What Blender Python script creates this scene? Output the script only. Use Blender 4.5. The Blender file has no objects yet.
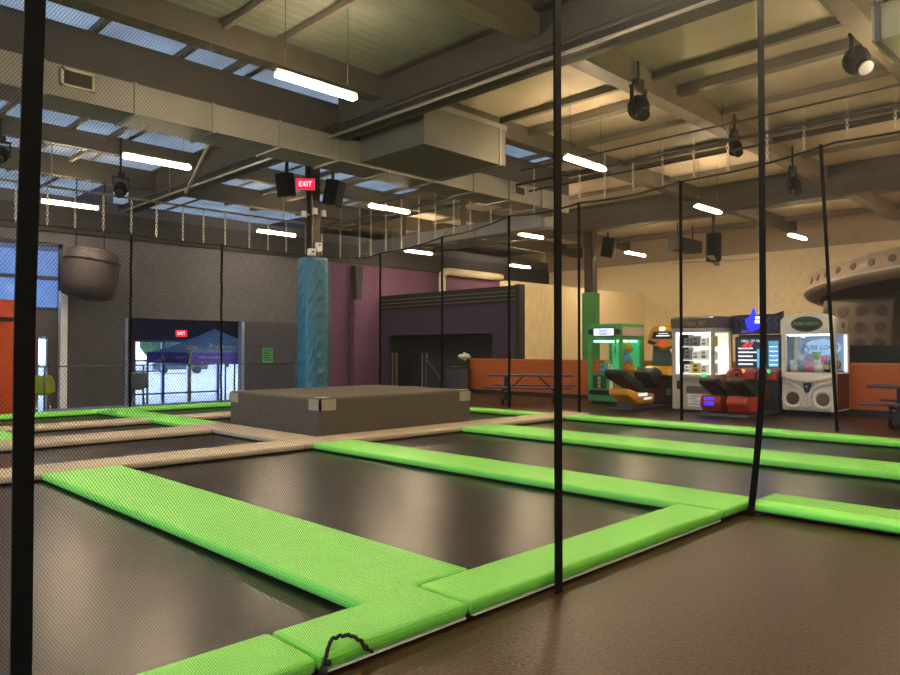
import bpy, bmesh, math, random
from mathutils import Vector, Matrix
random.seed(7)
PI = math.pi
SC = bpy.context.scene
COL = SC.collection
R = math.radians

# ------------------------------------------------------------------ materials
def lin(h):
    h = h.lstrip('#')
    out = []
    for i in (0, 2, 4):
        c = int(h[i:i+2], 16) / 255
        out.append(c/12.92 if c <= .04045 else ((c+.055)/1.055)**2.4)
    return (*out, 1)

MATS = {}
def mat(name, hexc, rough=.6, metal=0, var=.0, vscale=8, bump=0, bscale=60, stretch=(1, 1, 1), emit=None, estr=0, spec=.5, coat=0):
    m = bpy.data.materials.new(name); m.use_nodes = True
    nt = m.node_tree; N = nt.nodes; L = nt.links
    b = N['Principled BSDF']
    c = lin(hexc)
    b.inputs['Base Color'].default_value = c
    b.inputs['Roughness'].default_value = rough
    b.inputs['Metallic'].default_value = metal
    b.inputs['Specular IOR Level'].default_value = spec
    b.inputs['Coat Weight'].default_value = coat
    tc = None
    if var or bump:
        tc = N.new('ShaderNodeTexCoord')
        mp = N.new('ShaderNodeMapping'); mp.inputs['Scale'].default_value = stretch
        L.new(tc.outputs['Object'], mp.inputs['Vector'])
    if var:
        n = N.new('ShaderNodeTexNoise'); n.inputs['Scale'].default_value = vscale; n.inputs['Detail'].default_value = 4
        L.new(mp.outputs[0], n.inputs['Vector'])
        r = N.new('ShaderNodeValToRGB')
        r.color_ramp.elements[0].position = .3; r.color_ramp.elements[1].position = .7
        r.color_ramp.elements[0].color = (*[x*(1-var) for x in c[:3]], 1)
        r.color_ramp.elements[1].color = (*[min(1, x*(1+var)) for x in c[:3]], 1)
        L.new(n.outputs['Fac'], r.inputs['Fac']); L.new(r.outputs['Color'], b.inputs['Base Color'])
    if bump:
        n2 = N.new('ShaderNodeTexNoise'); n2.inputs['Scale'].default_value = bscale; n2.inputs['Detail'].default_value = 3
        L.new(mp.outputs[0], n2.inputs['Vector'])
        bp = N.new('ShaderNodeBump'); bp.inputs['Strength'].default_value = bump; bp.inputs['Distance'].default_value = .02
        L.new(n2.outputs['Fac'], bp.inputs['Height']); L.new(bp.outputs['Normal'], b.inputs['Normal'])
    if emit:
        b.inputs['Emission Color'].default_value = lin(emit); b.inputs['Emission Strength'].default_value = estr
    MATS[name] = m
    return m

def node_setup(m):
    return m.node_tree.nodes, m.node_tree.links

LAMP_STR = 320
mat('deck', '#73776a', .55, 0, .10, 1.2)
mat('joist_haze', '#6e6552', .6, .1, .12, 3)  # paler copy of the joist: haze at the upper right put into the colour
mat('deck_bay_lit', '#b0a288', .6, 0, .10, 1.2)  # paler copy of the deck: brighter light of the right bay painted in
mat('joist', '#4c483e', .6, .1, .12, 3)
mat('girder', '#444036', .6, .1, .12, 2)
mat('purlin', '#6b6456', .6)
mat('pipe_dark', '#35322d', .5, .3)
mat('duct_steel', '#868479', .5, .3, .08, 2)
mat('duct_dim', '#6c6a5f', .5, .3, .08, 2)  # darker copy of the duct steel: weaker light on the box painted in
mat('duct_lamplit', '#e0d2a8', .5)  # warm lamp light on the duct end, put into its base colour
mat('duct_brown', '#3a352d', .65, 0, .1, 2)
mat('vent_frame', '#bdb191', .6)
mat('vent_dark', '#2a2620', .6)
mat('black', '#0c0c0d', .7, 0)
mat('webbing', '#060606', .9, 0, .2, 40, .3, 200, spec=.15)
mat('cable', '#15140f', .6, .2)
mat('cable_light', '#8b8472', .5, .3)
mat('chain', '#cfc9b8', .35, .6)
mat('lamp_housing', '#d8d4c8', .5)
mat('diffuser', '#fff2dc', .5, emit='#ffe3ba', estr=LAMP_STR)
mat('wall_grey', '#53545a', .8, 0, .06, 1.5)
mat('wall_slate', '#3c3f4a', .8, 0, .05, 1.5)
mat('wall_dark', '#272628', .8, 0, .05, 1.5)
mat('wall_purple', '#5a3a58', .8, 0, .06, 1.2)
mat('facade_purple', '#3f3048', .75, 0, .06, 1.2)
mat('facade_black', '#1d1a1c', .7)
mat('facade_line', '#6d655c', .5)
mat('wall_upper', '#46464a', .85, 0, .08, 1.0)
mat('wall_blue', '#484d60', .8)
mat('mullion', '#7f93b5', .5, .2)
mat('white_post', '#eaf2ff', .5)
mat('orange', '#c4631f', .65, 0, .06, 1.4)
mat('orange_bright', '#cf4d18', .65, 0, .06, 1.4)
mat('charcoal', '#232323', .7)
mat('bed', '#16110d', .30, 0, .14, 14, spec=.22)
mat('pad_green', '#78d64f', .5, 0, .05, 5, .25, 14)
mat('pad_side', '#4a9a2f', .55, 0, .1, 8)
mat('pad_white_trim', '#d7e0cf', .5)
mat('pad_beige', '#a69a84', .6, 0, .07, 4, .25, 12)
mat('block_cloth', '#494239', .85, 0, .08, 20, .35, 90)
mat('tape', '#8f8874', .5, 0, .08, 20)
mat('column_steel', '#43362b', .6, .2)
mat('pad_blue', '#24627c', .4, 0, .08, 3, .9, 5, (1.5, 1.5, 3.2))
mat('pad_blue_dark', '#24566e', .45, 0, .08, 3, .3, 4, (1, 1, 2))
mat('column_green', '#3f8a4a', .5, 0, .05, 3)
mat('white_plastic', '#d8d4cb', .4)
mat('lens', '#101014', .4)
mat('speaker_black', '#141312', .9, spec=.2)
mat('exit_red', '#c00018', .5, emit='#ff1030', estr=3.0)
mat('exit_letter', '#ffd0d4', .5, emit='#ffb0b8', estr=4.0)
mat('exit_case', '#8a7f78', .5)
mat('sign_green', '#3f8a55', .6, emit='#2f9a58', estr=.04)
mat('sign_ink', '#16281c', .6)
mat('chair_green', '#8fa024', .45)
mat('chair_grey', '#4d5257', .45)
mat('chrome', '#c9c9c9', .2, .9)
mat('navy', '#2b2a8c', .6)
mat('tent_white', '#e8e8ee', .6)
mat('prop_brown', '#3a3233', .7, 0, .12, 3)
mat('rubber_floor_edge', '#26231f', .8)
mat('arc_green', '#46a04e', .45, 0, .06, 3)
mat('arc_green_dark', '#1c4a28', .5)
mat('arc_green_glow', '#58c98a', .5, emit='#40d890', estr=.5)
mat('arc_white', '#e8e1d2', .4, 0, .04, 3)
mat('arc_tan', '#b6aa96', .5, 0, .05, 3)
mat('arc_bronze', '#5d5342', .5)
mat('arc_black', '#141314', .45)
mat('arc_yellow', '#d89a1c', .4, 0, .1, 5)
mat('arc_orange', '#d8781c', .4)
mat('arc_red', '#a62a18', .4, 0, .1, 4)
mat('arc_darkred', '#5c1a18', .5)
mat('seat_black', '#16120f', .55, 0, .1, 6)
mat('arc_purple_lit', '#5a48b8', .5, emit='#5a40e8', estr=.25)
mat('shelf_lit', '#f2f2ee', .5, emit='#fff6e6', estr=1.1)
mat('claw_lit', '#8fa0c0', .5, emit='#9fb8ee', estr=.22)
mat('lamp_cool', '#eef6ff', .5, emit='#eaf4ff', estr=6)
mat('lamp_green', '#dfffe8', .5, emit='#a8ffcc', estr=5)
mat('lamp_spot', '#ffffff', .5, emit='#fff6e8', estr=8)
mat('led_blue', '#1c22ff', .5, emit='#1c20ff', estr=4)
mat('led_white', '#ffffff', .5, emit='#c8d0ff', estr=3)
mat('led_green', '#20ff80', .5, emit='#20e880', estr=1.2)
mat('led_amber', '#ffb020', .5, emit='#ffb020', estr=1.2)
mat('led_red', '#ff2418', .5, emit='#ff2418', estr=1.5)
mat('screen_dark', '#3f4a44', .2)
mat('screen_red', '#8a3a34', .3, emit='#8a3a34', estr=.3)
mat('screen_yellow', '#e8d88a', .3, emit='#e8d88a', estr=.5)
mat('screen_teal', '#3c7a74', .3, emit='#3c8a80', estr=.3)
mat('sign_sky', '#a8d0f4', .4, emit='#a8d0f4', estr=.7)
mat('screen_blue', '#58a8d8', .3, emit='#58aee8', estr=.8)
mat('screen_white', '#e8f0f8', .3, emit='#e8f2ff', estr=1.2)
mat('screen_navy', '#122038', .3, emit='#14233f', estr=.4)
mat('paper', '#e8e2d2', .7)
mat('ink', '#2a2622', .7)
mat('plush_white', '#dcdcd8', .9, 0, .05, 20)
mat('plush_grey', '#8d94a0', .9)
mat('plush_pink', '#d86a98', .9)
mat('plush_yellow', '#dcb030', .9)
mat('plush_orange', '#d8702c', .9)
mat('plush_blue', '#5f9fd0', .9)
mat('plush_green', '#8fc860', .9)
mat('plush_black', '#1e1c20', .9)
mat('box_grey', '#6a6a68', .6)
mat('box_gold', '#c8a838', .5)
mat('table_purple', '#46304e', .45)
mat('table_leg', '#17161a', .4, .3)
mat('ufo_tan', '#9a8870', .5, .05, .08, 2)
mat('ufo_dark', '#4a3c2e', .6)
mat('ufo_port', '#4d4033', .6)
mat('ufo_cloth', '#6b5f50', .55, .1, .07, 2)
mat('foliage', '#2f5030', .9, 0, .4, 1.5)
mat('bark', '#5a4a38', .9)
mat('pavement', '#77797c', .9, 0, .06, 1)
mat('car_blue', '#3c4856', .3, .3)
mat('tyre', '#151515', .8)
mat('car_glass', '#26323c', .1)
mat('pvc', '#c8bda4', .5)
mat('rope_black', '#0e0e10', .8, 0, .3, 60, .6, 120)
mat('rail_steel', '#55585c', .4, .5)
mat('wall_beige', '#f0dcb0', .8, 0, .02, 1.5)

mat('trim_tan', '#a8967c', .8, 0, .05, 2)
# brown speckled carpet / coated deck
m = mat('carpet', '#4a3c2e', .5, 0)
N, L = node_setup(m); b = N['Principled BSDF']
tc = N.new('ShaderNodeTexCoord')
n1 = N.new('ShaderNodeTexNoise'); n1.inputs['Scale'].default_value = 48; n1.inputs['Detail'].default_value = 5
n2 = N.new('ShaderNodeTexNoise'); n2.inputs['Scale'].default_value = 1.1; n2.inputs['Detail'].default_value = 4
L.new(tc.outputs['Object'], n1.inputs['Vector']); L.new(tc.outputs['Object'], n2.inputs['Vector'])
r1 = N.new('ShaderNodeValToRGB'); r1.color_ramp.elements[0].position = .35; r1.color_ramp.elements[1].position = .68
r1.color_ramp.elements[0].color = lin('#0c0804'); r1.color_ramp.elements[1].color = lin('#493219')
L.new(n1.outputs['Fac'], r1.inputs['Fac'])
mx = N.new('ShaderNodeMix'); mx.data_type = 'RGBA'; mx.blend_type = 'MULTIPLY'; mx.inputs['Factor'].default_value = .5
r2 = N.new('ShaderNodeValToRGB'); r2.color_ramp.elements[0].color = (.6, .58, .55, 1); r2.color_ramp.elements[0].position = .3; r2.color_ramp.elements[1].position = .7
L.new(n2.outputs['Fac'], r2.inputs['Fac'])
L.new(r1.outputs['Color'], mx.inputs['A']); L.new(r2.outputs['Color'], mx.inputs['B'])
L.new(mx.outputs['Result'], b.inputs['Base Color'])
bp = N.new('ShaderNodeBump'); bp.inputs['Strength'].default_value = .25; bp.inputs['Distance'].default_value = .01
L.new(n1.outputs['Fac'], bp.inputs['Height']); L.new(bp.outputs['Normal'], b.inputs['Normal'])
b.inputs['Roughness'].default_value = .36; b.inputs['Specular IOR Level'].default_value = .26

# ribbed steel roof deck: profile ribs by wave bump
m = MATS['deck']; N, L = node_setup(m); b = N['Principled BSDF']
tc = N.new('ShaderNodeTexCoord'); w = N.new('ShaderNodeTexWave'); w.wave_type = 'BANDS'; w.bands_direction = 'Y'
w.inputs['Scale'].default_value = 1.6; w.inputs['Distortion'].default_value = 0
L.new(tc.outputs['Object'], w.inputs['Vector'])
bp = N.new('ShaderNodeBump'); bp.inputs['Strength'].default_value = .35; bp.inputs['Distance'].default_value = .04
L.new(w.outputs['Fac'], bp.inputs['Height']); L.new(bp.outputs['Normal'], b.inputs['Normal'])

# glass: clear pane
def glass_mat(name, tint, gloss=.07, frost=0):
    m = bpy.data.materials.new(name); m.use_nodes = True; N, L = node_setup(m); N.clear()
    o = N.new('ShaderNodeOutputMaterial'); t = N.new('ShaderNodeBsdfTransparent'); t.inputs['Color'].default_value = tint
    g = N.new('ShaderNodeBsdfGlossy'); g.inputs['Roughness'].default_value = .03
    x = N.new('ShaderNodeMixShader'); x.inputs['Fac'].default_value = gloss
    L.new(t.outputs[0], x.inputs[1]); L.new(g.outputs[0], x.inputs[2])
    last = x
    if frost:
        d = N.new('ShaderNodeBsdfTranslucent'); d.inputs['Color'].default_value = lin('#8fa6cc')
        d2 = N.new('ShaderNodeBsdfDiffuse'); d2.inputs['Color'].default_value = lin('#6f7f98')
        a = N.new('ShaderNodeMixShader'); a.inputs['Fac'].default_value = .4
        L.new(d.outputs[0], a.inputs[1]); L.new(d2.outputs[0], a.inputs[2])
        y = N.new('ShaderNodeMixShader'); y.inputs['Fac'].default_value = frost
        L.new(x.outputs[0], y.inputs[1]); L.new(a.outputs[0], y.inputs[2]); last = y
    L.new(last.outputs[0], o.inputs['Surface'])
    MATS[name] = m
glass_mat('glass', (.93, .96, 1, 1))
glass_mat('glass_case', (.96, .98, .97, 1), .025)
glass_mat('glass_frost', (.6, .75, 1, 1), .05, .75)

# cloudy daylight panels of the roof, and backlit tent cloth
def translucent_mat(name, tint, base, fac, ribs=0):
    m = bpy.data.materials.new(name); m.use_nodes = True; N, L = node_setup(m); N.clear()
    o = N.new('ShaderNodeOutputMaterial'); t = N.new('ShaderNodeBsdfTranslucent')
    d = N.new('ShaderNodeBsdfDiffuse'); x = N.new('ShaderNodeMixShader'); x.inputs['Fac'].default_value = fac
    tc = N.new('ShaderNodeTexCoord'); nz = N.new('ShaderNodeTexNoise'); nz.inputs['Scale'].default_value = .8; nz.inputs['Detail'].default_value = 3
    L.new(tc.outputs['Object'], nz.inputs['Vector'])
    for sh, c in ((t, tint), (d, base)):
        r = N.new('ShaderNodeValToRGB'); r.color_ramp.elements[0].position = .3; r.color_ramp.elements[1].position = .7
        r.color_ramp.elements[0].color = (*[v*.8 for v in c], 1); r.color_ramp.elements[1].color = (*[min(1, v*1.15) for v in c], 1)
        L.new(nz.outputs['Fac'], r.inputs['Fac']); L.new(r.outputs['Color'], sh.inputs['Color'])
    L.new(d.outputs[0], x.inputs[1]); L.new(t.outputs[0], x.inputs[2]); L.new(x.outputs[0], o.inputs['Surface'])
    MATS[name] = m
translucent_mat('skylight', (.42, .44, .46), (.10, .10, .10), .5)
translucent_mat('tent_top', (.42, .7, 1.0), (.24, .5, 1.0), .5)
translucent_mat('tent_valance', (.35, .34, 1.0), (.17, .16, .8), .5)

mat('net_twine', '#171614', .75, spec=.3)

# ------------------------------------------------------------------ mesh builder
class MB:
    def __init__(s): s.v = []; s.f = []; s.sm = []
    def add(s, vs, fs, smooth=False, M=None):
        o = len(s.v)
        for p in vs:
            p = Vector(p)
            if M is not None: p = M @ p
            s.v.append(p)
        for f in fs: s.f.append([i+o for i in f]); s.sm.append(smooth)
        return s
    def box(s, a, b, M=None):
        x0, y0, z0 = a; x1, y1, z1 = b
        return s.add([(x0,y0,z0),(x1,y0,z0),(x1,y1,z0),(x0,y1,z0),(x0,y0,z1),(x1,y0,z1),(x1,y1,z1),(x0,y1,z1)],
              [(0,3,2,1),(4,5,6,7),(0,1,5,4),(1,2,6,5),(2,3,7,6),(3,0,4,7)], False, M)
    def rbox(s, a, b, r=.02, seg=2, M=None):
        bm = bmesh.new(); bmesh.ops.create_cube(bm, size=1)
        for v in bm.verts:
            v.co = Vector([a[i]+(v.co[i]+.5)*(b[i]-a[i]) for i in range(3)])
        bmesh.ops.bevel(bm, geom=bm.edges[:], offset=r, segments=seg, profile=.5, affect='EDGES')
        bm.verts.index_update()
        s.add([v.co.copy() for v in bm.verts], [[v.index for v in f.verts] for f in bm.faces], False, M); bm.free(); return s
    def prism(s, pts, axis, lo, hi, M=None):
        # pts 2D polygon; axis 0: (y,z), 1: (x,z), 2: (x,y)
        def mk(p, t):
            return (t, p[0], p[1]) if axis == 0 else ((p[0], t, p[1]) if axis == 1 else (p[0], p[1], t))
        n = len(pts); vs = [mk(p, lo) for p in pts] + [mk(p, hi) for p in pts]
        fs = [list(range(n)), list(range(2*n-1, n-1, -1))] + [(i, i+n, (i+1) % n+n, (i+1) % n) for i in range(n)]
        return s.add(vs, fs, False, M)
    def cyl(s, p0, p1, r0, r1=None, n=12, cap=True, smooth=True):
        if r1 is None: r1 = r0
        p0 = Vector(p0); p1 = Vector(p1); d = (p1-p0).normalized()
        q = d.to_track_quat('Z', 'Y')
        vs = []
        for p, r in ((p0, r0), (p1, r1)):
            for i in range(n):
                a = 2*PI*i/n; vs.append(p + q @ Vector((r*math.cos(a), r*math.sin(a), 0)))
        s.add(vs, [(i, (i+1) % n, (i+1) % n+n, i+n) for i in range(n)], smooth)
        if cap:
            s.add(vs, [list(range(n-1, -1, -1)), list(range(n, 2*n))], False)
        return s
    def tube(s, pts, r, n=6, closed=False):
        pts = [Vector(p) for p in pts]; k = len(pts); vs = []
        for i, p in enumerate(pts):
            a = pts[(i-1) % k] if (closed or i > 0) else p
            c = pts[(i+1) % k] if (closed or i < k-1) else p
            d = (c-a).normalized(); q = d.to_track_quat('Z', 'Y')
            for j in range(n):
                an = 2*PI*j/n; vs.append(p + q @ Vector((r*math.cos(an), r*math.sin(an), 0)))
        fs = []
        for i in range(k if closed else k-1):
            for j in range(n):
                a = i*n+j; b = i*n+(j+1) % n; c = ((i+1) % k)*n+(j+1) % n; d = ((i+1) % k)*n+j
                fs.append((a, b, c, d))
        if not closed: fs += [list(range(n-1, -1, -1)), list(range((k-1)*n, k*n))]
        return s.add(vs, fs, True)
    def lathe(s, prof, c=(0,0,0), n=24, M=None, a0=0, a1=2*PI):
        vs = []; full = abs(a1-a0-2*PI) < 1e-6; cols = n if full else n+1
        for (r, z) in prof:
            for i in range(cols):
                a = a0+(a1-a0)*i/n; vs.append((c[0]+r*math.cos(a), c[1]+r*math.sin(a), c[2]+z))
        fs = []
        for k in range(len(prof)-1):
            for i in range(n):
                j = (i+1) % cols if full else i+1
                fs.append((k*cols+i, k*cols+j, (k+1)*cols+j, (k+1)*cols+i))
        return s.add(vs, fs, True, M)
    def ball(s, c, r, n=12, sc=(1,1,1), M=None):
        vs = []; fs = []; m_ = n//2
        for k in range(m_+1):
            t = PI*k/m_
            for i in range(n):
                a = 2*PI*i/n
                vs.append((c[0]+r*sc[0]*math.sin(t)*math.cos(a), c[1]+r*sc[1]*math.sin(t)*math.sin(a), c[2]-r*sc[2]*math.cos(t)))
        for k in range(m_):
            for i in range(n):
                fs.append((k*n+i, k*n+(i+1) % n, (k+1)*n+(i+1) % n, (k+1)*n+i))
        return s.add(vs, fs, True, M)
    def build(s, name, material, parent=None, loc=None, rot=None, bevel=0):
        me = bpy.data.meshes.new(name)
        me.from_pydata([tuple(p) for p in s.v], [], s.f)
        me.polygons.foreach_set('use_smooth', s.sm)
        bm = bmesh.new(); bm.from_mesh(me); bmesh.ops.remove_doubles(bm, verts=bm.verts, dist=1e-5)
        bmesh.ops.recalc_face_normals(bm, faces=bm.faces); bm.to_mesh(me); bm.free()
        me.materials.append(MATS[material] if isinstance(material, str) else material)
        o = bpy.data.objects.new(name, me); COL.objects.link(o)
        if parent: o.parent = parent
        if loc: o.location = loc
        if rot: o.rotation_euler = rot
        if bevel:
            md = o.modifiers.new('Bevel', 'BEVEL'); md.width = bevel; md.segments = 2; md.limit_method = 'ANGLE'
        return o

def tag(o, label, cat, group=None, kind=None):
    if label: o['label'] = label
    if cat: o['category'] = cat
    if group: o['group'] = group
    if kind: o['kind'] = kind
    return o
def thing(name, label, cat, loc=(0,0,0), rz=0, group=None):
    o = bpy.data.objects.new(name, None); COL.objects.link(o); o.empty_display_size = .2
    o.location = loc; o.rotation_euler = (0, 0, rz)
    return tag(o, label, cat, group)
def struct(name, mb, m, label=None):
    o = mb.build(name, m); o['kind'] = 'structure'
    if label: o['label'] = label
    return o
def dup(root, loc, rz=None, label=None, group=None):
    r = root.copy(); COL.objects.link(r); r.location = loc
    if rz is not None: r.rotation_euler = (0, 0, rz)
    if label: r['label'] = label
    if group: r['group'] = group
    for ch in list(root.children):
        c = ch.copy(); COL.objects.link(c); c.parent = r
        for g in list(ch.children):
            d = g.copy(); COL.objects.link(d); d.parent = c
    return r
def text(name, body, size, m, parent, loc, rot, ext=.004, sx=1.0, shear=0):
    cu = bpy.data.curves.new(name, 'FONT'); cu.body = body; cu.size = size; cu.extrude = ext
    cu.align_x = 'CENTER'; cu.align_y = 'CENTER'; cu.resolution_u = 2; cu.shear = shear
    t = bpy.data.objects.new(name+'_curve', cu); COL.objects.link(t)
    dg = bpy.context.evaluated_depsgraph_get(); dg.update()
    me = bpy.data.meshes.new_from_object(t.evaluated_get(dg))
    bpy.data.objects.remove(t, do_unlink=True)
    me.materials.clear(); me.materials.append(MATS[m])
    o = bpy.data.objects.new(name, me); COL.objects.link(o)
    if parent: o.parent = parent
    o.location = loc; o.rotation_euler = rot; o.scale = (sx, 1, 1)
    return o

# ------------------------------------------------------------------ room shell
DECKZ = 6.2
YW = 21.3; XW = 28.0; YR = 25.6
LOB = -.6
struct('floor', MB().box((-8, -8, -.6), (XW, 18.1, 0)).box((13.6, 18.1, -.6), (XW, YW, 0)), 'carpet')
mat('lobby_floor', '#4d5258', .35, 0, .06, 2)
struct('floor_lobby', MB().box((-8, 18.1, LOB-.2), (13.6, YW, LOB)).box((7.5, YW, LOB-.2), (14.6, 25.8, LOB)), 'lobby_floor')
struct('ceiling_bay', MB().box((8.0, -8.2, DECKZ), (XW+.2, 10.0, DECKZ+.15)).box((14.5, 10.0, DECKZ), (XW+.2, 26, DECKZ+.15)), 'deck_bay_lit')
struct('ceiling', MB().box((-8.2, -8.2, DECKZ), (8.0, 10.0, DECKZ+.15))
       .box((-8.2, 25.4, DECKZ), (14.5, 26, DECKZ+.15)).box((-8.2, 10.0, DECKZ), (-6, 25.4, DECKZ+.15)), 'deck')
def roof_light(n, x0, x1, y0, y1):
    o = MB()
    for x in (x0+.02, x1-.02): o.box((x-.03, y0, DECKZ-.01), (x+.03, y1, DECKZ+.06))
    w_ = struct('window_%d' % n, o, 'purlin')
    MB().box((x0, y0, DECKZ+.005), (x1, y1, DECKZ+.03)).build('roof_panel', 'skylight', w_)
sx_ = [-6, -1.9, 2.2, 6.3, 10.4, 14.5]
for i in range(5): roof_light(7+i, sx_[i], sx_[i+1], 10.0, 25.4)
# left wall (outside the frame); its tall windows are added to bring in blue daylight
wl = MB()
ys = [(-6, 0), (3, 9), (11, 17)]
wl.box((-8.2, -8, LOB), (-8, YW+.2, .4)).box((-8.2, -8, 5.4), (-8, YW+.2, DECKZ))
prev = -8
for a, b_ in ys + [(YW+.2, None)]:
    wl.box((-8.2, prev, .4), (-8, a, 5.4)); prev = b_
struct('wall_left', wl, 'wall_grey')
for i, (a, b_) in enumerate(ys):
    w = MB()
    for y in (a+.04, a+2, a+4, b_-.04): w.box((-8.15, y-.04, .4), (-8.05, y+.04, 5.4))
    for z in (.44, 2.9, 5.36): w.box((-8.15, a, z-.04), (-8.05, b_, z+.04))
    wo = struct('window_%d' % (i+4), w, 'mullion')
    MB().box((-8.11, a, .4), (-8.09, b_, 5.4)).build('pane', 'glass', wo)
struct('wall_front', MB().box((-8.2, -8.2, LOB), (XW+.2, -8, DECKZ)), 'wall_beige')
struct('wall_right', MB().box((XW, -8, 0), (XW+.2, YR+.4, DECKZ)), 'wall_beige')

# back wall : grey with openings, then purple, then beige
g = MB()
ZT = 4.62
YR = 25.6
OX0, OX1, OZ = 8.0, 11.75, 2.33
def wx(x0, x1, z0, z1, mb): mb.box((x0, YW, z0), (x1, YW+.2, z1))
wx(-8.2, -2, LOB, ZT, g)
wx(-2, 6.32, 4.3, ZT, g); wx(-2, 6.32, 1.75, 2.46, g)
wx(-2, 5.72, LOB, 1.75, g); wx(5.98, 6.32, LOB, 1.75, g)
wx(6.32, OX0, LOB, ZT, g); wx(OX0, 15.2, OZ, ZT, g)
struct('wall_back', g, 'wall_grey')
struct('wall_entry', MB().box((OX1, YW, LOB), (15.2, YW+.2, OZ)), 'wall_slate')
p = MB(); wx(15.2, 24.5, -.6, ZT, p); struct('wall_purple', p, 'wall_purple')
p = MB(); wx(24.5, XW, 0, ZT, p); struct('wall_back_beige', p, 'wall_beige')
struct('wall_partition', MB().box((19.25, 16.0, 0), (XW, 16.15, 3.8)), 'wall_beige')
struct('trim_3', MB().box((XW-.06, -8, 5.16), (XW-.002, YW, DECKZ-.02)), 'trim_tan')
struct('wall_upper', MB().box((-8.2, YR, 4.62), (XW, YR+.2, DECKZ)), 'wall_upper')
struct('ceiling_soffit', MB().box((-8.2, YW+.2, 4.62), (7.5, YR, 4.7)).box((14.6, YW+.2, 4.62), (XW, YR, 4.7)), 'wall_grey')
struct('trim_4', MB().box((-8.2, YW, ZT), (XW, YW+.2, 5.28)), 'wall_upper')
struct('trim_1', MB().box((-8, YW-.12, ZT-.02), (XW, YW-.002, 5.28)), 'wall_dark')
# window high on the left of the back wall (frosted, blue daylight)
w = MB()
for x in (-1.96, .1, 2.2, 4.3, 6.28): w.box((x-.05, YW+.04, 2.46), (x+.05, YW+.16, 4.3))
for z in (2.5, 3.35, 4.26): w.box((-2, YW+.04, z-.05), (6.32, YW+.16, z+.05))
wo = struct('window_1', w, 'wall_slate'); MB().box((-2, YW+.09, 2.46), (6.32, YW+.11, 4.3)).build('pane', 'glass_frost', wo)
w = MB()
for x in (5.735, 5.965): w.box((x-.02, YW+.04, LOB), (x+.02, YW+.16, 1.75))
for z in (LOB+.03, .95, 1.72): w.box((5.72, YW+.04, z-.025), (5.98, YW+.16, z+.025))
wo = struct('window_2', w, 'mullion'); MB().box((5.72, YW+.09, LOB), (5.98, YW+.11, 1.75)).build('pane', 'glass', wo)
# entry recess
YR = 25.6
struct('wall_recess', MB().box((7.5, YW+.2, LOB), (7.7, YR, DECKZ)).box((14.4, YW+.2, LOB), (14.6, YR, DECKZ))
       .box((7.5, YR, 1.76), (14.6, YR+.2, 4.62)).box((7.5, YR, LOB), (9.9, YR+.2, 1.76)).box((14.2, YR, LOB), (14.6, YR+.2, 1.76)), 'wall_blue')
w = MB()
for x in (9.94, 10.97, 11.95, 13.1, 14.16): w.box((x-.05, YR+.04, LOB), (x+.05, YR+.16, 1.76))
for z in (LOB+.04, 1.72): w.box((9.9, YR+.04, z-.04), (14.2, YR+.16, z+.04))
for x0, x1 in ((9.9, 10.97),): w.box((x0, YR+.04, .98), (x1, YR+.16, 1.05)).box((x0, YR+.04, .62), (x1, YR+.16, .67)).box((x0, YR+.04, -.2), (x1, YR+.16, -.14))
for x0, x1 in ((10.97, 13.1),): w.box((x0, YR+.04, -.2), (x1, YR+.16, -.14))
wo = struct('window_3', w, 'mullion'); MB().box((9.9, YR+.09, LOB), (14.2, YR+.11, 1.76)).build('pane', 'glass', wo)
struct('trim_2', MB().box((OX0-.02, YW-.03, LOB), (OX0+.06, YW+.2, OZ)).box((OX1-.08, YW-.03, LOB), (OX1+.02, YW+.2, OZ)), 'mullion')
o = MB().box((6.19, YW-.3, LOB), (6.36, YW-.08, 3.0)).build('support_post', 'white_post')
tag(o, 'slim pale steel post in front of the grey wall beside the blue window', 'post')

# ------------------------------------------------------------------ outside, seen through the entry glass
struct('ground', MB().box((-30, YR+.2, LOB-.3), (90, 120, LOB-.02)).box((-8.2, YW+.2, LOB-.3), (7.5, YR+.2, LOB-.02)).box((-40, -30, LOB-.3), (-8.2, YR+.2, LOB-.02)), 'pavement')
def tree(x, y, h, r, label):
    t = thing('tree', label, 'tree', (x, y, LOB-.02))
    MB().cyl((0,0,0), (0,0,h*.5), .22, .14, 8).build('trunk', 'bark', t)
    c = MB()
    for k in range(9):
        a = random.random()*2*PI; rr = random.random()*r*.6
        c.ball((rr*math.cos(a), rr*math.sin(a), h*.5+random.random()*h*.4), r*(.45+.3*random.random()), 10)
    c.build('crown', 'foliage', t)
tree(33, 76, 5.0, 2.9, 'leafy green tree outside the glass, left of the blue canopy peak')
tree(42, 80, 5.0, 3.0, 'leafy green tree outside, behind the parked car')
tree(50, 78, 5.2, 3.0, 'leafy green tree outside, right end of the entry glass')
tree(36, 84, 4.5, 2.8, 'leafy green tree outside, behind the trees left of the canopy peak')
c = thing('car', 'blue-grey car parked outside beyond the entry glass', 'car', (27.3, 60.4, LOB-.02), R(-20))
MB().prism([(-2.2,.35),(2.2,.35),(2.25,.75),(1.5,.95),(.8,1.45),(-1.1,1.5),(-1.8,1.0),(-2.25,.9)], 1, -.85, .85).build('body', 'car_blue', c, bevel=.05)
MB().prism([(-1.55,1.0),(1.25,1.0),(.72,1.38),(-1.05,1.42)], 1, -.87, .87).build('side_window', 'car_glass', c)
for x in (-1.35, 1.35):
    for y in (-.78, .78): MB().cyl((x, y-.1, .33), (x, y+.1, .33), .33, n=16).build('wheel', 'tyre', c)

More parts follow.
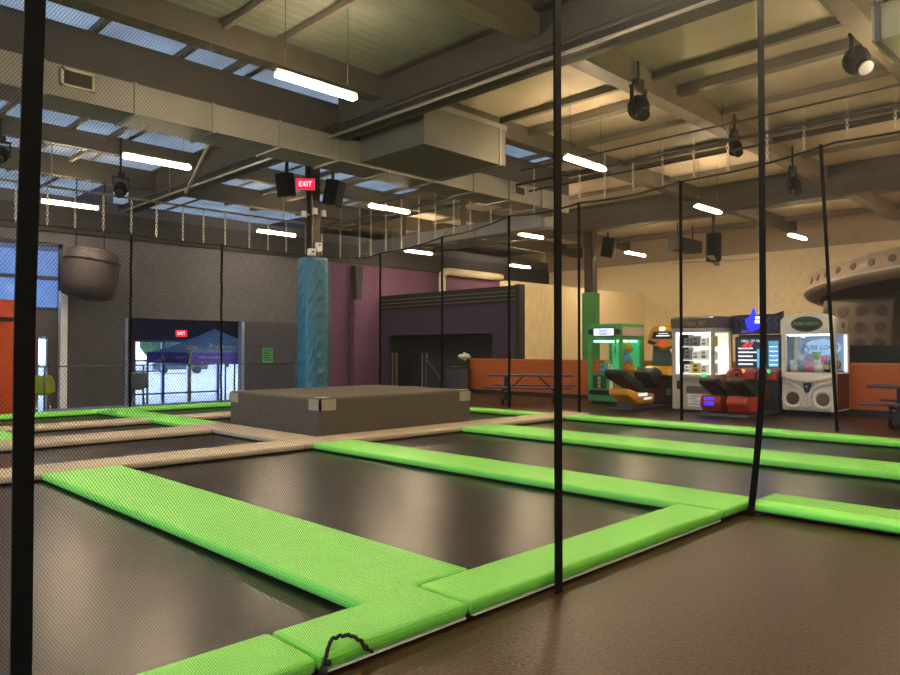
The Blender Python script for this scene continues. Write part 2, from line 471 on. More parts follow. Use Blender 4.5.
# ------------------------------------------------------------------ roof structure
def ibeam_x(y, x0, x1, z0, z1, w, t=.05):
    return MB().box((x0, y-t/2, z0), (x1, y+t/2, z1)).box((x0, y-w/2, z0), (x1, y+w/2, z0+.05)).box((x0, y-w/2, z1-.05), (x1, y+w/2, z1))
def ibeam_y(x, y0, y1, z0, z1, w, t=.05):
    return MB().box((x-t/2, y0, z0), (x+t/2, y1, z1)).box((x-w/2, y0, z0), (x+w/2, y1, z0+.05)).box((x-w/2, y0, z1-.05), (x+w/2, y1, z1))
jl = {2.9: 'long steel roof beam at the upper right corner, carrying a stage light',
      6.34: 'long steel roof beam crossing above the white prize machine',
      9.8: 'long steel roof beam above the nearest strip light at upper left',
      16.8: 'long steel roof beam behind the silver duct, above the middle row of strip lights',
      19.3: 'long steel roof beam nearest the grey back wall'}
for y, lb in jl.items():
    z0 = 5.82 if y < 18 else 5.70
    z1 = DECKZ
    if y < 10:
        o = MB().box((-8, y-.15, z0), (XW, y+.15, DECKZ)).build('roof_beam', 'joist_haze' if y < 7 else 'joist')
    else:
        o = MB().box((-8, y-.12, z0), (XW, y+.12, z1)).build('roof_beam', 'joist')
    tag(o, lb, 'beam')
o = MB().box((-8, YW-.1, 5.28), (XW, YW+.25, 5.60)).build('roof_beam', 'wall_slate'); tag(o, 'bluish beam lying along the top of the grey back wall', 'beam')
def girder(y0, y1, label):
    gr = thing('steel_girder', label, 'girder', (8.0, 0, 5.38))
    ibeam_y(0, y0, y1, 0, DECKZ-5.38, .34).build('web', 'girder', gr)
    MB().cyl((-.22, y0, -.02), (-.22, y1, -.02), .025).build('conduit', 'chain', gr)
    MB().cyl((-.3, y0, .1), (-.3, y1, .1), .03).build('conduit', 'pipe_dark', gr)
girder(-8, 10.95, 'deep dark girder at upper centre running across the roof beams')
girder(11.8, YW-.2, 'deep dark girder over the left lights, beyond the big silver duct')
gr2 = thing('steel_girder', 'far girder crossing the roof above the arcade machines', 'girder', (20.2, 0, 5.4))
ibeam_y(0, -8, YW-.2, 0, DECKZ-5.4, .3).build('web', 'girder', gr2)
# diagonal braces on the near girder over the left lights
o = MB().cyl((7.75, 16.9, 5.25), (7.2, 14.2, 6.17), .035).build('brace_rod', 'chain'); tag(o, 'pale diagonal rod bracing the girder above the middle strip light', 'rod')
o = MB().cyl((7.7, 13.2, 5.5), (7.3, 14.4, 6.17), .035).build('brace_rod', 'purlin'); tag(o, 'dark diagonal rod bracing the girder beside the column top', 'rod')
# purlins
for i, (x, w, h) in enumerate([(1.2,.08,.1),(2.4,.08,.1),(3.7,.08,.1),(5.0,.08,.1),(5.85,.08,.1),(11.15,.10,.12),(12.1,.2,.16),(13.8,.1,.1),(15.9,.16,.14),(16.5,.08,.1),(18.3,.1,.1),(23.4,.2,.16),(24.2,.08,.1),(26.8,.2,.16)]):
    o = MB().box((x-w/2, -8, DECKZ-h-.02), (x+w/2, YW+.1, DECKZ-.02)).build('purlin', 'purlin')
    tag(o, 'dark thin steel bar running under the pale roof deck', 'bar', 'thin bars under the roof deck')
# pipes on the roof
o = MB().cyl((13.2, -8, 5.35), (13.2, 20, 5.35), .035).build('sprinkler_pipe', 'pipe_dark'); tag(o, 'dark straight pipe under the roof above the arcade machines', 'pipe')
o = MB().cyl((13.75, -8, 5.3), (13.75, 20, 5.3), .025).build('sprinkler_pipe', 'pipe_dark'); tag(o, 'thinner dark pipe beside the straight pipe above the arcade machines', 'pipe')

# main duct : brown box on a silver duct along x
d = thing('air_duct', 'long silver air duct crossing the upper left with a dark box beam on top', 'duct', (0, 11.0, 4.98))
MB().box((-8, 0, .46), (15.4, .75, 1.06)).build('upper_box', 'duct_brown', d)
MB().box((-8, 0, 0), (15.4, .75, .46)).build('duct_body', 'duct_steel', d)
s = MB()
for x in [x*1.25-7 for x in range(18)]: MB().box((x-.02, -.03, -.03), (x+.02, .78, .47)).build('duct_flange', 'duct_steel', d)
for k, (x, z0, z1) in enumerate([(3.43, .16, .42), (13.35, .14, .38)]):
    f = MB().box((x-.22, -.05, z0), (x+.22, 0, z0+.03)).box((x-.22, -.05, z1-.03), (x+.22, 0, z1)).box((x-.22, -.05, z0), (x-.19, 0, z1)).box((x+.19, -.05, z0), (x+.22, 0, z1)).build('vent_frame', 'vent_frame', d)
    v = MB().box((x-.19, -.02, z0+.03), (x+.19, -.005, z1-.03))
    for q in range(4): v.box((x-.19, -.035, z0+.05+q*.05), (x+.19, -.02, z0+.065+q*.05))
    v.build('vent_grille', 'vent_dark', f)
d = thing('duct_box', 'broad grey duct box slung under the roof at upper centre', 'duct', (8.5, 9.15, 5.02))
MB().box((0, 0, 0), (2.2, 1.8, .75)).build('box_body', 'duct_dim', d, bevel=.01)
MB().box((-.02, -.02, .7), (2.22, 1.8, .8)).build('duct_rim', 'duct_steel', d)
MB().box((2.0, -.02, -.01), (2.06, 1.8, .75)).build('duct_flange', 'duct_steel', d)
for x in (.3, 1.7): MB().box((x, .8, .75), (x+.03, .9, 1.16)).build('hanger_strap', 'pipe_dark', d)
d = thing('air_duct', 'silver duct running along above the purple frontage', 'duct', (15.8, 0, 4.77))
MB().box((-.25, 11.9, 0), (.25, 20.0, .4)).build('duct_body', 'duct_steel', d)
s = MB()
for k in range(7): MB().box((-.28, 12.0+k*1.25, -.03), (.28, 12.04+k*1.25, .43)).build('duct_flange', 'duct_steel', d)
for y in (12.6, 15.2, 18.0): MB().box((-.1, y, .4), (.1, y+.03, 1.26)).build('hanger_strap', 'pipe_dark', d)
d = thing('air_duct', 'cream duct end lit by a lamp at the upper right edge', 'duct', (9.5, .7, 5.06))
MB().box((0, -4, 0), (.9, 1.72, .42)).build('duct_body', 'duct_lamplit', d)
MB().box((-.03, 1.62, -.03), (.93, 1.68, .45)).build('duct_flange', 'duct_steel', d)
MB().box((-.03, 1.1, -.02), (.93, 1.14, .44)).build('duct_flange', 'duct_steel', d)
for y in (-1.5, .9): MB().box((.4, y, .42), (.5, y+.03, 1.12)).build('hanger_strap', 'pipe_dark', d)
t = thing('wall_pilaster', 'brown steel post on a purple pilaster on the purple wall, right of the column', 'post', (16.25, YW-.22, LOB))
MB().box((-.22, -.1, 0), (.22, .2, 3.85)).build('purple_base', 'wall_purple', t)
MB().prism([(-.10, 3.85), (.10, 3.85), (.18, 5.1), (-.18, 5.1)], 1, -.10, .15).build('steel_post', 'wall_dark', t)
# insulated elbow pipe on the purple wall
o = MB().tube([(20.6, YW-.25, 0), (20.6, YW-.25, 4.35), (20.63, YW-.25, 4.52), (20.75, YW-.25, 4.62), (20.95, YW-.25, 4.66), (24.3, YW-.25, 4.66)], .16, 12).build('insulated_pipe', 'pvc')
tag(o, 'cream elbow pipe in front of the purple wall above the frontage', 'pipe')

# ------------------------------------------------------------------ strip lights
LZ = 4.92
def make_light(loc, label):
    t = thing('strip_light', label, 'ceiling light', loc)
    MB().box((-.64, -.035, .045), (.64, .035, .09)).build('housing', 'lamp_housing', t)
    MB().prism([(-.065, .012), (-.045, -.006), (.045, -.006), (.065, .012), (.055, .035), (.036, .046), (-.036, .046), (-.055, .035)], 0, -.62, .62).build('diffuser', 'diffuser', t)
    for x in (-.5, .5): MB().cyl((x, 0, .09), (x, 0, DECKZ-LZ), .004, n=6).build('hanger_wire', 'pipe_dark', t)
    return t
L0 = make_light((5.5, 8.02, LZ), 'lit strip light hanging at upper left, the largest and nearest one')
LL = [((11.4, 7.75), 'lit strip light just right of the middle net strap, upper centre'),
      ((17.3, 8.1), 'lit strip light right of the middle, above the white prize machine'),
      ((23.5, 8.1), 'lit strip light near the far beige wall, left of the saucer'),
      ((5.6, 13.4), 'lit strip light below the big duct at left with a rod crossing it'),
      ((11.6, 13.75), 'lit strip light directly right of the padded blue column'),
      ((17.4, 13.9), 'lit strip light left of the middle net strap above the frontage corner'),
      ((23.5, 13.8), 'lit strip light far off between the green column and prize machine'),
      ((5.75, 18.85), 'lit strip light low at the far left beside the thick strap'),
      ((11.6, 19.05), 'lit strip light just left of the padded blue column'),
      ((17.5, 19.1), 'lit strip light above the left end of the purple frontage'),
      ((23.5, 19.3), 'small far lit strip light above the right end of the frontage')]
for (x, y), lb in LL: dup(L0, (x, y, LZ), label=lb)
for (x, y) in [(-.5, 8), (-.5, 13.6), (-.5, 2.3), (5.5, 2.3), (11.55, 2.3), (17.5, 2.3), (-.5, -3.4), (5.5, -3.4), (11.5, -3.4), (23.5, 2.3), (23.5, -3.4), (17.5, -3.4)]:
    dup(L0, (x, y, LZ), label='lit strip light beyond the edge of the view', group='strip lights beyond the edge of the view')

# ------------------------------------------------------------------ trampoline court
def pad(x0, x1, y0, y1, m, label, z1=.1, trim=None, name='court_pad'):
    t = thing(name, label, 'pad', ((x0+x1)/2, (y0+y1)/2, 0))
    hx, hy = (x1-x0)/2, (y1-y0)/2
    MB().rbox((-hx, -hy, .028), (hx, hy, z1), .026, 3).build('pad_cover', m, t)
    if trim:
        # white piping under the outer edge
        MB().box((-hx+.03, -hy+.004, .018), (hx-.03, -hy+.03, .030)).build('piping', 'pad_white_trim', t)
    MB().box((-hx+.04, -hy+.04, .012), (hx-.04, hy-.04, .03)).build('base_board', 'black', t)
    return t
E1 = 'pad'
pad(-6, 1.76, 2.55, 2.95, 'pad_green', 'green pad at the very bottom left of the front edge, left of the black cord', trim=1)
pad(2.70, 5.68, 2.55, 2.95, 'pad_green', 'green front pad between the middle strap and the right strap', trim=1)
tp = thing('court_pad', 'broad T-shaped green pad at left, the black cord lying on its front end', 'pad', (2.3, 2.55, 0))
outl = [(-.53, 0), (.39, 0), (.39, .405), (.82, .405), (.82, 5.84), (0, 5.84), (0, .40), (-.53, .40)]
MB().prism(outl, 2, .028, .1).build('pad_cover', 'pad_green', tp, bevel=.026)
MB().box((-.5, .004, .018), (.37, .03, .030)).build('piping', 'pad_white_trim', tp)
MB().prism([(-.5, .04), (.35, .04), (.35, .44), (.78, .44), (.78, 5.8), (.04, 5.8), (.04, .36), (-.5, .36)], 2, .012, .03).build('base_board', 'black', tp)
pad(5.69, 6.40, 2.55, 8.39, 'pad_green', 'second green pad, running from the right strap back to the grey block')
pad(6.15, 6.72, -6, 2.54, 'pad_green', 'green pad running off the right edge past the right strap')
pad(8.66, 9.54, -6, 8.39, 'pad_green', 'third green pad, the long one across the right half')
pad(11.6, 12.15, -6, 8.39, 'pad_green', 'thin far green pad in front of the arcade machines')
pad(11.5, 11.95, 9.06, 11.6, 'pad_green', 'short far green pad right of the grey block, before the picnic table')
pad(2.30, 3.12, 11.91, 13.39, 'pad_green', 'small green pad at the left edge between two beige pads')
pad(5.55, 6.22, 12.1, 16.1, 'pad_green', 'green pad left of the grey block running towards the entry')
pad(-6, 5.5, 16.12, 16.7, 'pad_green', 'far green pad along the left edge before the orange panel')
pad(5.52, 10.5, 16.12, 16.7, 'pad_green', 'far green pad in front of the blue canopy')
pad(-6, 5.58, 8.4, 9.05, 'pad_beige', 'beige pad crossing the left half in front, beyond the broad green pad')
pad(5.59, 9.2, 8.4, 9.05, 'pad_beige', 'beige pad along the front foot of the grey block')
pad(9.21, 12.5, 8.4, 9.05, 'pad_beige', 'beige pad reaching right from the grey block to the middle strap')
pad(-6, 5.58, 11.1, 11.9, 'pad_beige', 'beige pad crossing the left side level with the back of the block')
pad(-6, 5.54, 13.4, 14.05, 'pad_beige', 'farthest beige pad at the left')
pad(5.59, 6.22, 9.06, 12.09, 'pad_beige', 'beige pad along the left side of the grey block')
pad(6.23, 9.6, 13.4, 14.05, 'pad_beige', 'beige pad behind the grey block')

def bed(x0, x1, y0, y1, label):
    t = thing('trampoline_bed', label, 'trampoline', ((x0+x1)/2, (y0+y1)/2, 0))
    MB().box((-(x1-x0)/2, -(y1-y0)/2, .001), ((x1-x0)/2, (y1-y0)/2, .011)).build('jump_mat', 'bed', t)
XS = [(-6, 2.4), (3.0, 5.95), (6.4, 8.75), (9.45, 11.65)]
bl = ['black trampoline bed at bottom left, left of the broad green pad', 'black trampoline bed in the middle between the first two green pads',
      'black trampoline bed right of the second green pad', 'black trampoline bed between the third green pad and the far green pad']
for i, (a, b_) in enumerate(XS):
    if i < 2: bed(a, b_, 2.85, 8.5, bl[i])
    else: bed(a, b_, -6, 8.5, bl[i])
bed(-6, 5.7, 8.95, 11.2, 'black trampoline bed at left between the nearest beige pads')
bed(-6, 5.65, 11.8, 13.5, 'black trampoline bed at left between the middle and farthest beige pads')
bed(-6, 5.65, 13.95, 16.2, 'black trampoline bed at far left before the orange panel')
bed(6.1, 9.7, 13.95, 16.2, 'black trampoline bed in front of the blue canopy')
bed(6.1, 11.6, 8.95, 13.5, 'black trampoline bed under and beside the grey block')

# grey foam block
bk = thing('foam_block', 'big low grey fabric block lying in the middle of the court', 'foam block', (6.3, 9.1, .012))
b0 = MB().rbox((0, 0, 0), (3.35, 2.8, .655), .05, 3).build('block_cover', 'block_cloth', bk)
def tape(cx, cy, sx, sy):
    e = .003; L_ = .30; h = .2; z1 = .655+e
    mb = MB()
    ox = cx - sx*e*-1; x_out = cx + (-e if sx > 0 else e); y_out = cy + (-e if sy > 0 else e)
    def bx(ax, bx_, ay, by, az, bz): mb.box((min(ax, bx_), min(ay, by), az), (max(ax, bx_), max(ay, by), bz))
    bx(x_out, cx+sx*L_, y_out, cy+sy*.03, z1-h, z1-.03)
    bx(x_out, cx+sx*.03, y_out, cy+sy*L_, z1-h, z1-.03)
    bx(cx+sx*.03, cx+sx*.2, cy+sy*.03, cy+sy*.2, z1-.02, z1)
    mb.build('tape_patch', 'tape', bk)
tape(0, 0, 1, 1); tape(3.35, 0, -1, 1); tape(0, 2.8, 1, -1)

# bungee cord on the front pad
pts = []
rc = [(1.76,2.535,.03),(1.79,2.54,.085),(1.84,2.585,.115),(1.88,2.62,.122),(1.93,2.625,.122),(1.97,2.6,.12),(1.99,2.555,.105),(2.0,2.533,.08),(2.05,2.53,.03)]
for i in range(len(rc)-1):
    for k in range(4):
        a = Vector(rc[i]); b_ = Vector(rc[i+1]); p = a.lerp(b_, k/4)
        pts.append(p + Vector((0, 0, .004*math.sin((i*4+k)*2.1))))
o = MB().tube(pts, .009, 6).build('bungee_cord', 'rope_black'); tag(o, 'black twisted cord looped over the short green front pad', 'cord')
MB().ball((1.775, 2.532, .045), .02, 8).ball((1.80, 2.532, .07), .015, 8).ball((2.0, 2.532, .078), .015, 8).build('knot', 'rope_black', o)

# ------------------------------------------------------------------ nets, straps, cables, chains
NY = 2.52
ZN = 5.2
def net_plane(name, a, b_, z0, z1, pitch, w, label, sub=1, dz=.25):
    # knotless net: two families of slanted flat twines, every mesh an open diamond
    a = Vector((*a, 0)); b_ = Vector((*b_, 0)); d = b_-a; L_ = d.length; ux = d/L_
    nrm = Vector((-d.y, d.x, 0)).normalized(); H = z1-z0; k_ = 1/1.45
    def pt(h, z, e):
        off = sub*.03*math.sin(PI*z/H)*math.sin(h*2.2) + e
        return (a.x+ux.x*h+nrm.x*off, a.y+ux.y*h+nrm.y*off, z0+z)
    vs = []; fs = []
    for sgn in (1, -1):
        h0 = -H*k_ if sgn > 0 else 0
        n = int((L_+H*k_)/pitch)
        for i in range(n):
            s0 = h0+i*pitch                      # foot of the twine at z = 0
            lo, hi = 0, H
            if sgn > 0:
                if s0 < 0: lo = -s0/k_
                if s0+H*k_ > L_-w: hi = (L_-w-s0)/k_
            else:
                if s0 > L_-w: lo = (s0-L_+w)/k_
                if s0-H*k_ < 0: hi = s0/k_
            if hi-lo < .01: continue
            m_ = max(1, int(math.ceil((hi-lo)/dz))); o0 = len(vs)
            for q in range(m_+1):
                z = lo+(hi-lo)*q/m_; h = s0+sgn*z*k_
                vs.append(pt(h, z, sgn*.0002)); vs.append(pt(h+w, z, sgn*.0002))
            for q in range(m_): fs.append((o0+2*q, o0+2*q+1, o0+2*q+3, o0+2*q+2))
    me = bpy.data.meshes.new(name); me.from_pydata(vs, [], fs); me.materials.append(MATS['net_twine'])
    o = bpy.data.objects.new(name, me); COL.objects.link(o); tag(o, label, 'net')
    return o
net_plane('safety_net', (-1.2, NY), (6.3, NY), .04, ZN, .0103, .00135, 'fine black safety net hung along the front edge, the whole court is seen through it')
net_plane('safety_net', (6.32, NY-.02), (6.32, -3.5), .04, ZN, .0103, .00135, 'fine black safety net right of the right-hand strap')
net_plane('safety_net', (-1, 17.7), (13.4, 17.7), .02, 4.2, .04, .0035, 'far black safety net across the left, before the blue canopy', .5, .5)
net_plane('safety_net', (13.45, -3), (13.45, 17.65), .02, 4.3, .04, .0035, 'far black safety net across the right, before the arcade machines', .5, .5)
def strap(x, y, z0, z1, w, label, bend=None, along='x'):
    pts = []
    n = 40; mb = MB(); vs = []; fs = []
    for i in range(n+1):
        t = i/n; z = z0+(z1-z0)*t
        dx = dy = 0
        if bend: dx, dy = bend(z)
        th = .012
        wob = .006*math.sin(z*7) if y > 10 else 0
        if along == 'x': q = [(-w/2, -th/2), (w/2, -th/2), (w/2, th/2), (-w/2, th/2)]
        elif along == 'y': q = [(-th/2, -w/2), (th/2, -w/2), (th/2, w/2), (-th/2, w/2)]
        else:
            c = .7071; q = [(c*(a-bb), c*(-a-bb)) for a, bb in [(-w/2, -th/2), (w/2, -th/2), (w/2, th/2), (-w/2, th/2)]]
        for (a, bb) in q: vs.append((x+dx+a+wob, y+dy+bb, z))
    for i in range(n):
        for k in range(4):
            fs.append((i*4+k, i*4+(k+1) % 4, i*4+4+(k+1) % 4, i*4+4+k))
    fs += [(3, 2, 1, 0), (n*4, n*4+1, n*4+2, n*4+3)]
    mb.add(vs, fs, False)
    o = mb.build('net_strap', 'webbing'); tag(o, label, 'strap'); return o
strap(.632, NY-.03, 0, ZN, .058, 'thick black webbing strap, nearest, at the left edge', lambda z: (.02*max(0, z-1.5), 0))
strap(3.376, NY-.03, 0, ZN, .062, 'black webbing strap of the front net in the middle of the view')
strap(6.37, NY-.03, 0, ZN, .055, 'black webbing strap at the net corner, bowed at its foot, right of the middle',
      lambda z: (-.30*max(0, 1-z/1.5)**1.7, 0), along='d')
# upper steel line of the front net
o = MB().cyl((-4, NY, ZN), (6.15, NY, ZN), .02).build('net_cable', 'cable'); tag(o, 'dark cable carrying the front safety net above the view', 'cable')
fl = [(3.6, 'first thin black strap of the far net, beside the thick strap'), (6.75, 'thin black strap of the far net left of the blue canopy'), (9.1, 'thin black strap of the far net crossing the blue canopy'), (12.2, 'thin black strap of the far left net behind the padded column')]
for x, lb in fl: strap(x, 17.66, 0, 4.2, .055, lb)
frr = [(16.3, 4.25, 'thin black strap of the far net at the left end of the purple frontage'), (13.7, 4.45, 'thin black strap of the far net before the middle of the frontage'),
       (11.35, 4.7, 'thin black strap of the far net at the right corner of the frontage'), (9.3, 4.72, 'thin black strap of the far net left of the green crane machine'),
       (6.85, 4.8, 'thin black strap of the far net crossing the white prize machine'), (4.22, 5.0, 'thin black strap of the far net crossing the white claw machine, leaning at its foot')]
for y, z, lb in frr:
    strap(13.4, y, 0, z, .06, lb, (lambda zz: (0, -.22*max(0, 1-zz/5))) if y == 4.22 else None, along='d')
# cable lines
def cable(pts, label, m='cable', r=.022):
    o = MB().tube(pts, r, 6).build('net_cable', m); tag(o, label, 'cable')
def sag(pts, s=.10, n=8):
    out = []
    for i in range(len(pts)-1):
        a = Vector(pts[i]); b_ = Vector(pts[i+1])
        for k in range(n): p = a.lerp(b_, k/n); p.z -= s*math.sin(PI*k/n); out.append(p)
    out.append(Vector(pts[-1])); return out
cable(sag([(-4, 17.7, 4.25), (3.6, 17.7, 4.25), (6.75, 17.7, 4.22), (9.1, 17.7, 4.2), (12.2, 17.7, 4.2), (13.45, 17.7, 4.25)], .04), 'dark cable along the top of the far left net')
rp = [(13.45, 17.7, 4.25), (13.45, 16.3, 4.27), (13.45, 13.7, 4.45), (13.45, 11.35, 4.7), (13.45, 9.3, 4.72), (13.45, 6.8, 4.8), (13.45, 4.0, 5.0), (13.45, 1.2, 5.1), (13.45, -2, 5.2)]
cable(sag(rp, .07), 'dark cable along the top of the far right net')
def zat(y):
    for i in range(len(rp)-1):
        if rp[i+1][1] <= y <= rp[i][1]:
            t = (rp[i][1]-y)/(rp[i][1]-rp[i+1][1]); return rp[i][2]+(rp[i+1][2]-rp[i][2])*t - .05*math.sin(PI*t)
    return 5
o = MB().cyl((-4, 17.7, 5.08), (13.4, 17.7, 5.08), .03).build('net_rail', 'cable_light'); tag(o, 'thin pale pipe from which the far left net hangs', 'pipe')
for x in (-2, 2.5, 5, 7.7, 11, 13): MB().cyl((x, 17.7, 5.1), (x, 17.7, DECKZ), .012, n=6).build('hanger', 'cable_light', o)
o = MB().cyl((13.45, -4, 5.75), (13.45, 17.7, 5.75), .02).build('net_rail', 'pipe_dark'); tag(o, 'thin dark wire from which the far right net hangs', 'wire')
for y in (-2, 2, 6, 10, 14, 17.4): MB().cyl((13.45, y, 5.75), (13.45, y, DECKZ), .01, n=6).build('hanger', 'pipe_dark', o)
def chain_mesh(L_):
    mb = MB(); n = int(L_/.075)
    for i in range(n):
        z = (i+.5)*L_/n; hl = L_/n*.62
        if i % 2: pts = [(.014, 0, z-hl), (.022, 0, z), (.014, 0, z+hl), (-.014, 0, z+hl), (-.022, 0, z), (-.014, 0, z-hl)]
        else: pts = [(0, .014, z-hl), (0, .022, z), (0, .014, z+hl), (0, -.014, z+hl), (0, -.022, z), (0, -.014, z-hl)]
        mb.tube(pts, .0085, 4, True)
    return mb
c0 = chain_mesh(.86).build('hanging_chain', 'chain', loc=(3.65, 17.7, 4.2))
tag(c0, 'pale chain holding up the far left net', 'chain', 'chains above the far left net')
x = 4.3
while x < 13.2:
    c = c0.copy(); COL.objects.link(c); c.location = (x + random.uniform(-.05, .05), 17.7, 4.2); x += .62
y = 17.2; k = 0
c1 = chain_mesh(1.0).build('hanging_chain', 'chain', loc=(13.45, 17.35, zat(17.35)))
tag(c1, 'pale chain holding up the far right net', 'chain', 'chains above the far right net')
c1.scale.z = (5.75-zat(17.35))
y = 16.75
while y > .8:
    c = c1.copy(); COL.objects.link(c); yy = y+random.uniform(-.06, .06); c.location = (13.45, yy, zat(yy)); c.scale.z = 5.75-zat(yy); y -= .68

# low rail with posts at the lobby edge
rl = thing('low_railing', 'low thin railing along the court edge before the blue canopy', 'railing', (0, 18.0, 0))
MB().cyl((4.95, 0, 1.02), (13, 0, 1.02), .016, n=8).build('top_rail', 'rail_steel', rl)
for x in (4.98, 7.2, 9.4, 11.6): MB().cyl((x, 0, 0), (x, 0, 1.03), .022, n=8).build('post', 'rail_steel', rl)
MB().box((4.95, -.02, 0), (13, .02, .05)).build('kick_rail', 'mullion', rl)

# ------------------------------------------------------------------ padded column (blue) and its fittings
CX, CY = 9.72, 14.35
pc = thing('padded_column', 'steel column wrapped in a wrinkled blue vinyl pad, behind the grey block', 'column', (CX, CY, 0))
def chamf(h, c): return [(-h, -h+c), (-h+c, -h), (h-c, -h), (h, -h+c), (h, h-c), (h-c, h), (-h+c, h), (-h, h-c)]
def col_pad(h, z0, z1):
    mb = MB(); nz = 60; vs = []; fs = []; per = []
    H = h; base = chamf(H, .13)
    for i in range(8):
        a = Vector((*base[i], 0)); b_ = Vector((*base[(i+1) % 8], 0))
        for k in range(6): per.append(a.lerp(b_, k/6))
    n = len(per)
    for iz in range(nz+1):
        z = z0+(z1-z0)*iz/nz
        for i, p in enumerate(per):
            u = i/n*2*PI
            w = (.045*math.sin(z*17+7*math.sin(u*4)) + .025*math.sin(z*31-5*math.sin(u*4)+u*2))*(.3+.7*abs(math.sin(u*2)))
            q = p*(1+w/H*.6); vs.append((q.x, q.y, z))
    for iz in range(nz):
        for i in range(n):
            fs.append((iz*n+i, iz*n+(i+1) % n, (iz+1)*n+(i+1) % n, (iz+1)*n+i))
    fs.append([nz*n+i for i in range(n)])
    return mb.add(vs, fs, True)
col_pad(.30, 0, 3.58).build('blue_pad', 'pad_blue', pc)
MB().box((-.11, -.13, 3.5), (.11, -.1, DECKZ)).box((-.11, .1, 3.5), (.11, .13, DECKZ)).box((-.02, -.1, 3.5), (.02, .1, DECKZ)).build('steel_post', 'column_steel', pc)
cam0 = thing('security_camera', 'white dome camera on the left of the blue padded column', 'camera', (CX-.28, CY-.05, 4.55))
def camera_parts(t):
    t.scale = (.75, .75, .75)
    MB().box((-.06, -.06, .0), (.06, .06, .16)).build('mount', 'white_plastic', t)
    MB().lathe([(.09, 0), (.085, -.04), (.0, -.05)], n=16).build('housing', 'white_plastic', t)
    MB().ball((0, 0, -.03), .065, 12).build('dome', 'lens', t)
camera_parts(cam0)
MB().box((.05, -.02, .05), (.2, .02, .09)).build('arm', 'white_plastic', cam0)
camera_parts(thing('security_camera', 'white dome camera on the front of the blue padded column', 'camera', (CX-.10, CY-.23, 4.62)))
camera_parts(thing('security_camera', 'white dome camera on the right of the blue padded column', 'camera', (CX+.14, CY-.23, 4.6)))
t = thing('junction_box', 'small pale box just above the blue pad, front of the column', 'box', (CX-.16, CY-.19, 3.62))
MB().rbox((-.08, -.06, 0), (.08, .06, .16), .01).build('case', 'white_plastic', t); MB().cyl((0, -.07, .08), (0, -.055, .08), .03).build('socket', 'lens', t)
t = thing('junction_box', 'small pale box higher on the right of the column above the blue pad', 'box', (CX+.03, CY-.19, 3.72))
MB().rbox((-.07, -.055, 0), (.07, .055, .22), .02).build('case', 'white_plastic', t); MB().cyl((.0, -.07, .16), (0, -.05, .16), .025).build('socket', 'lens', t)
o = MB().tube([(CX-.10, CY-.145, 3.8), (CX-.12, CY-.15, 4.2), (CX-.08, CY-.15, 4.5), (CX-.13, CY-.15, 5.0), (CX-.12, CY-.15, 5.3)], .015).build('loose_cable', 'cable_light'); tag(o, 'pale loose cable running up the column below the red exit sign', 'cable')
def exit_sign(loc, rz, w, label, rod):
    t = thing('exit_sign', label, 'sign', loc, rz)
    h = w*.62
    MB().rbox((-w/2, -.03, -h/2), (w/2, .03, h/2), .012).build('case', 'exit_case', t)
    f = MB().box((-w/2+.02, -.036, -h/2+.02), (w/2-.02, -.031, h/2-.02)).build('face', 'exit_red', t)
    text('letters', 'EXIT', h*.62, 'exit_letter', f, (0, -.038, 0), (R(90), 0, 0), .002, .85)
    MB().cyl((0, 0, h/2), (0, 0, rod), .012, n=8).build('stem', 'pipe_dark', t)
exit_sign((CX-.33, CY-.18, 5.27), R(-42), .46, 'red lit EXIT sign at the top of the padded column', .5)
exit_sign((10.12, 22.3, 1.93), R(-30), .36, 'red lit EXIT sign hanging above the blue canopy', .6)
def speaker(name, loc, rz, tilt, s, label):
    t = thing(name, label, 'speaker', loc, rz)
    b_ = MB().prism([(-.2, -.16), (.2, -.16), (.14, .2), (-.14, .2)], 2, -.3, .3).build('cabinet', 'speaker_black', t, bevel=.01)
    b_.rotation_euler = (tilt, 0, 0); b_.scale = (s, s, s)
    gg = MB().box((-.17, -.175, -.27), (.17, -.162, .27)).build('grille', 'speaker_black', b_)
    MB().box((-.03, .0, .0), (.03, .06, .55)).build('bracket', 'pipe_dark', t)
speaker('loudspeaker', (CX+.36, CY-.35, 5.15), R(25), R(12), 1.0, 'black loudspeaker right of the EXIT sign on the column')
speaker('loudspeaker', (CX-.62, CY+.2, 5.28), R(-70), R(12), .9, 'black loudspeaker left of the EXIT sign on the column')
# far green column
GX, GY = 21.4, 14.35
gc = thing('padded_column', 'steel column with a green padded lower part, behind the crane machine', 'column', (GX, GY, 0))
MB().rbox((-.23, -.23, 0), (.23, .23, 3.42), .03).build('green_pad', 'column_green', gc)
MB().box((-.15, -.17, 3.4), (.15, -.13, DECKZ)).box((-.15, .13, 3.4), (.15, .17, DECKZ)).box((-.02, -.14, 3.4), (.02, .14, DECKZ)).box((-.15, -.16, 3.4), (-.1, .16, DECKZ)).build('steel_post', 'column_steel', gc)
speaker('loudspeaker', (GX+.3, GY-.55, 5.0), R(20), R(10), 1.1, 'dark loudspeaker hanging on the green padded column')

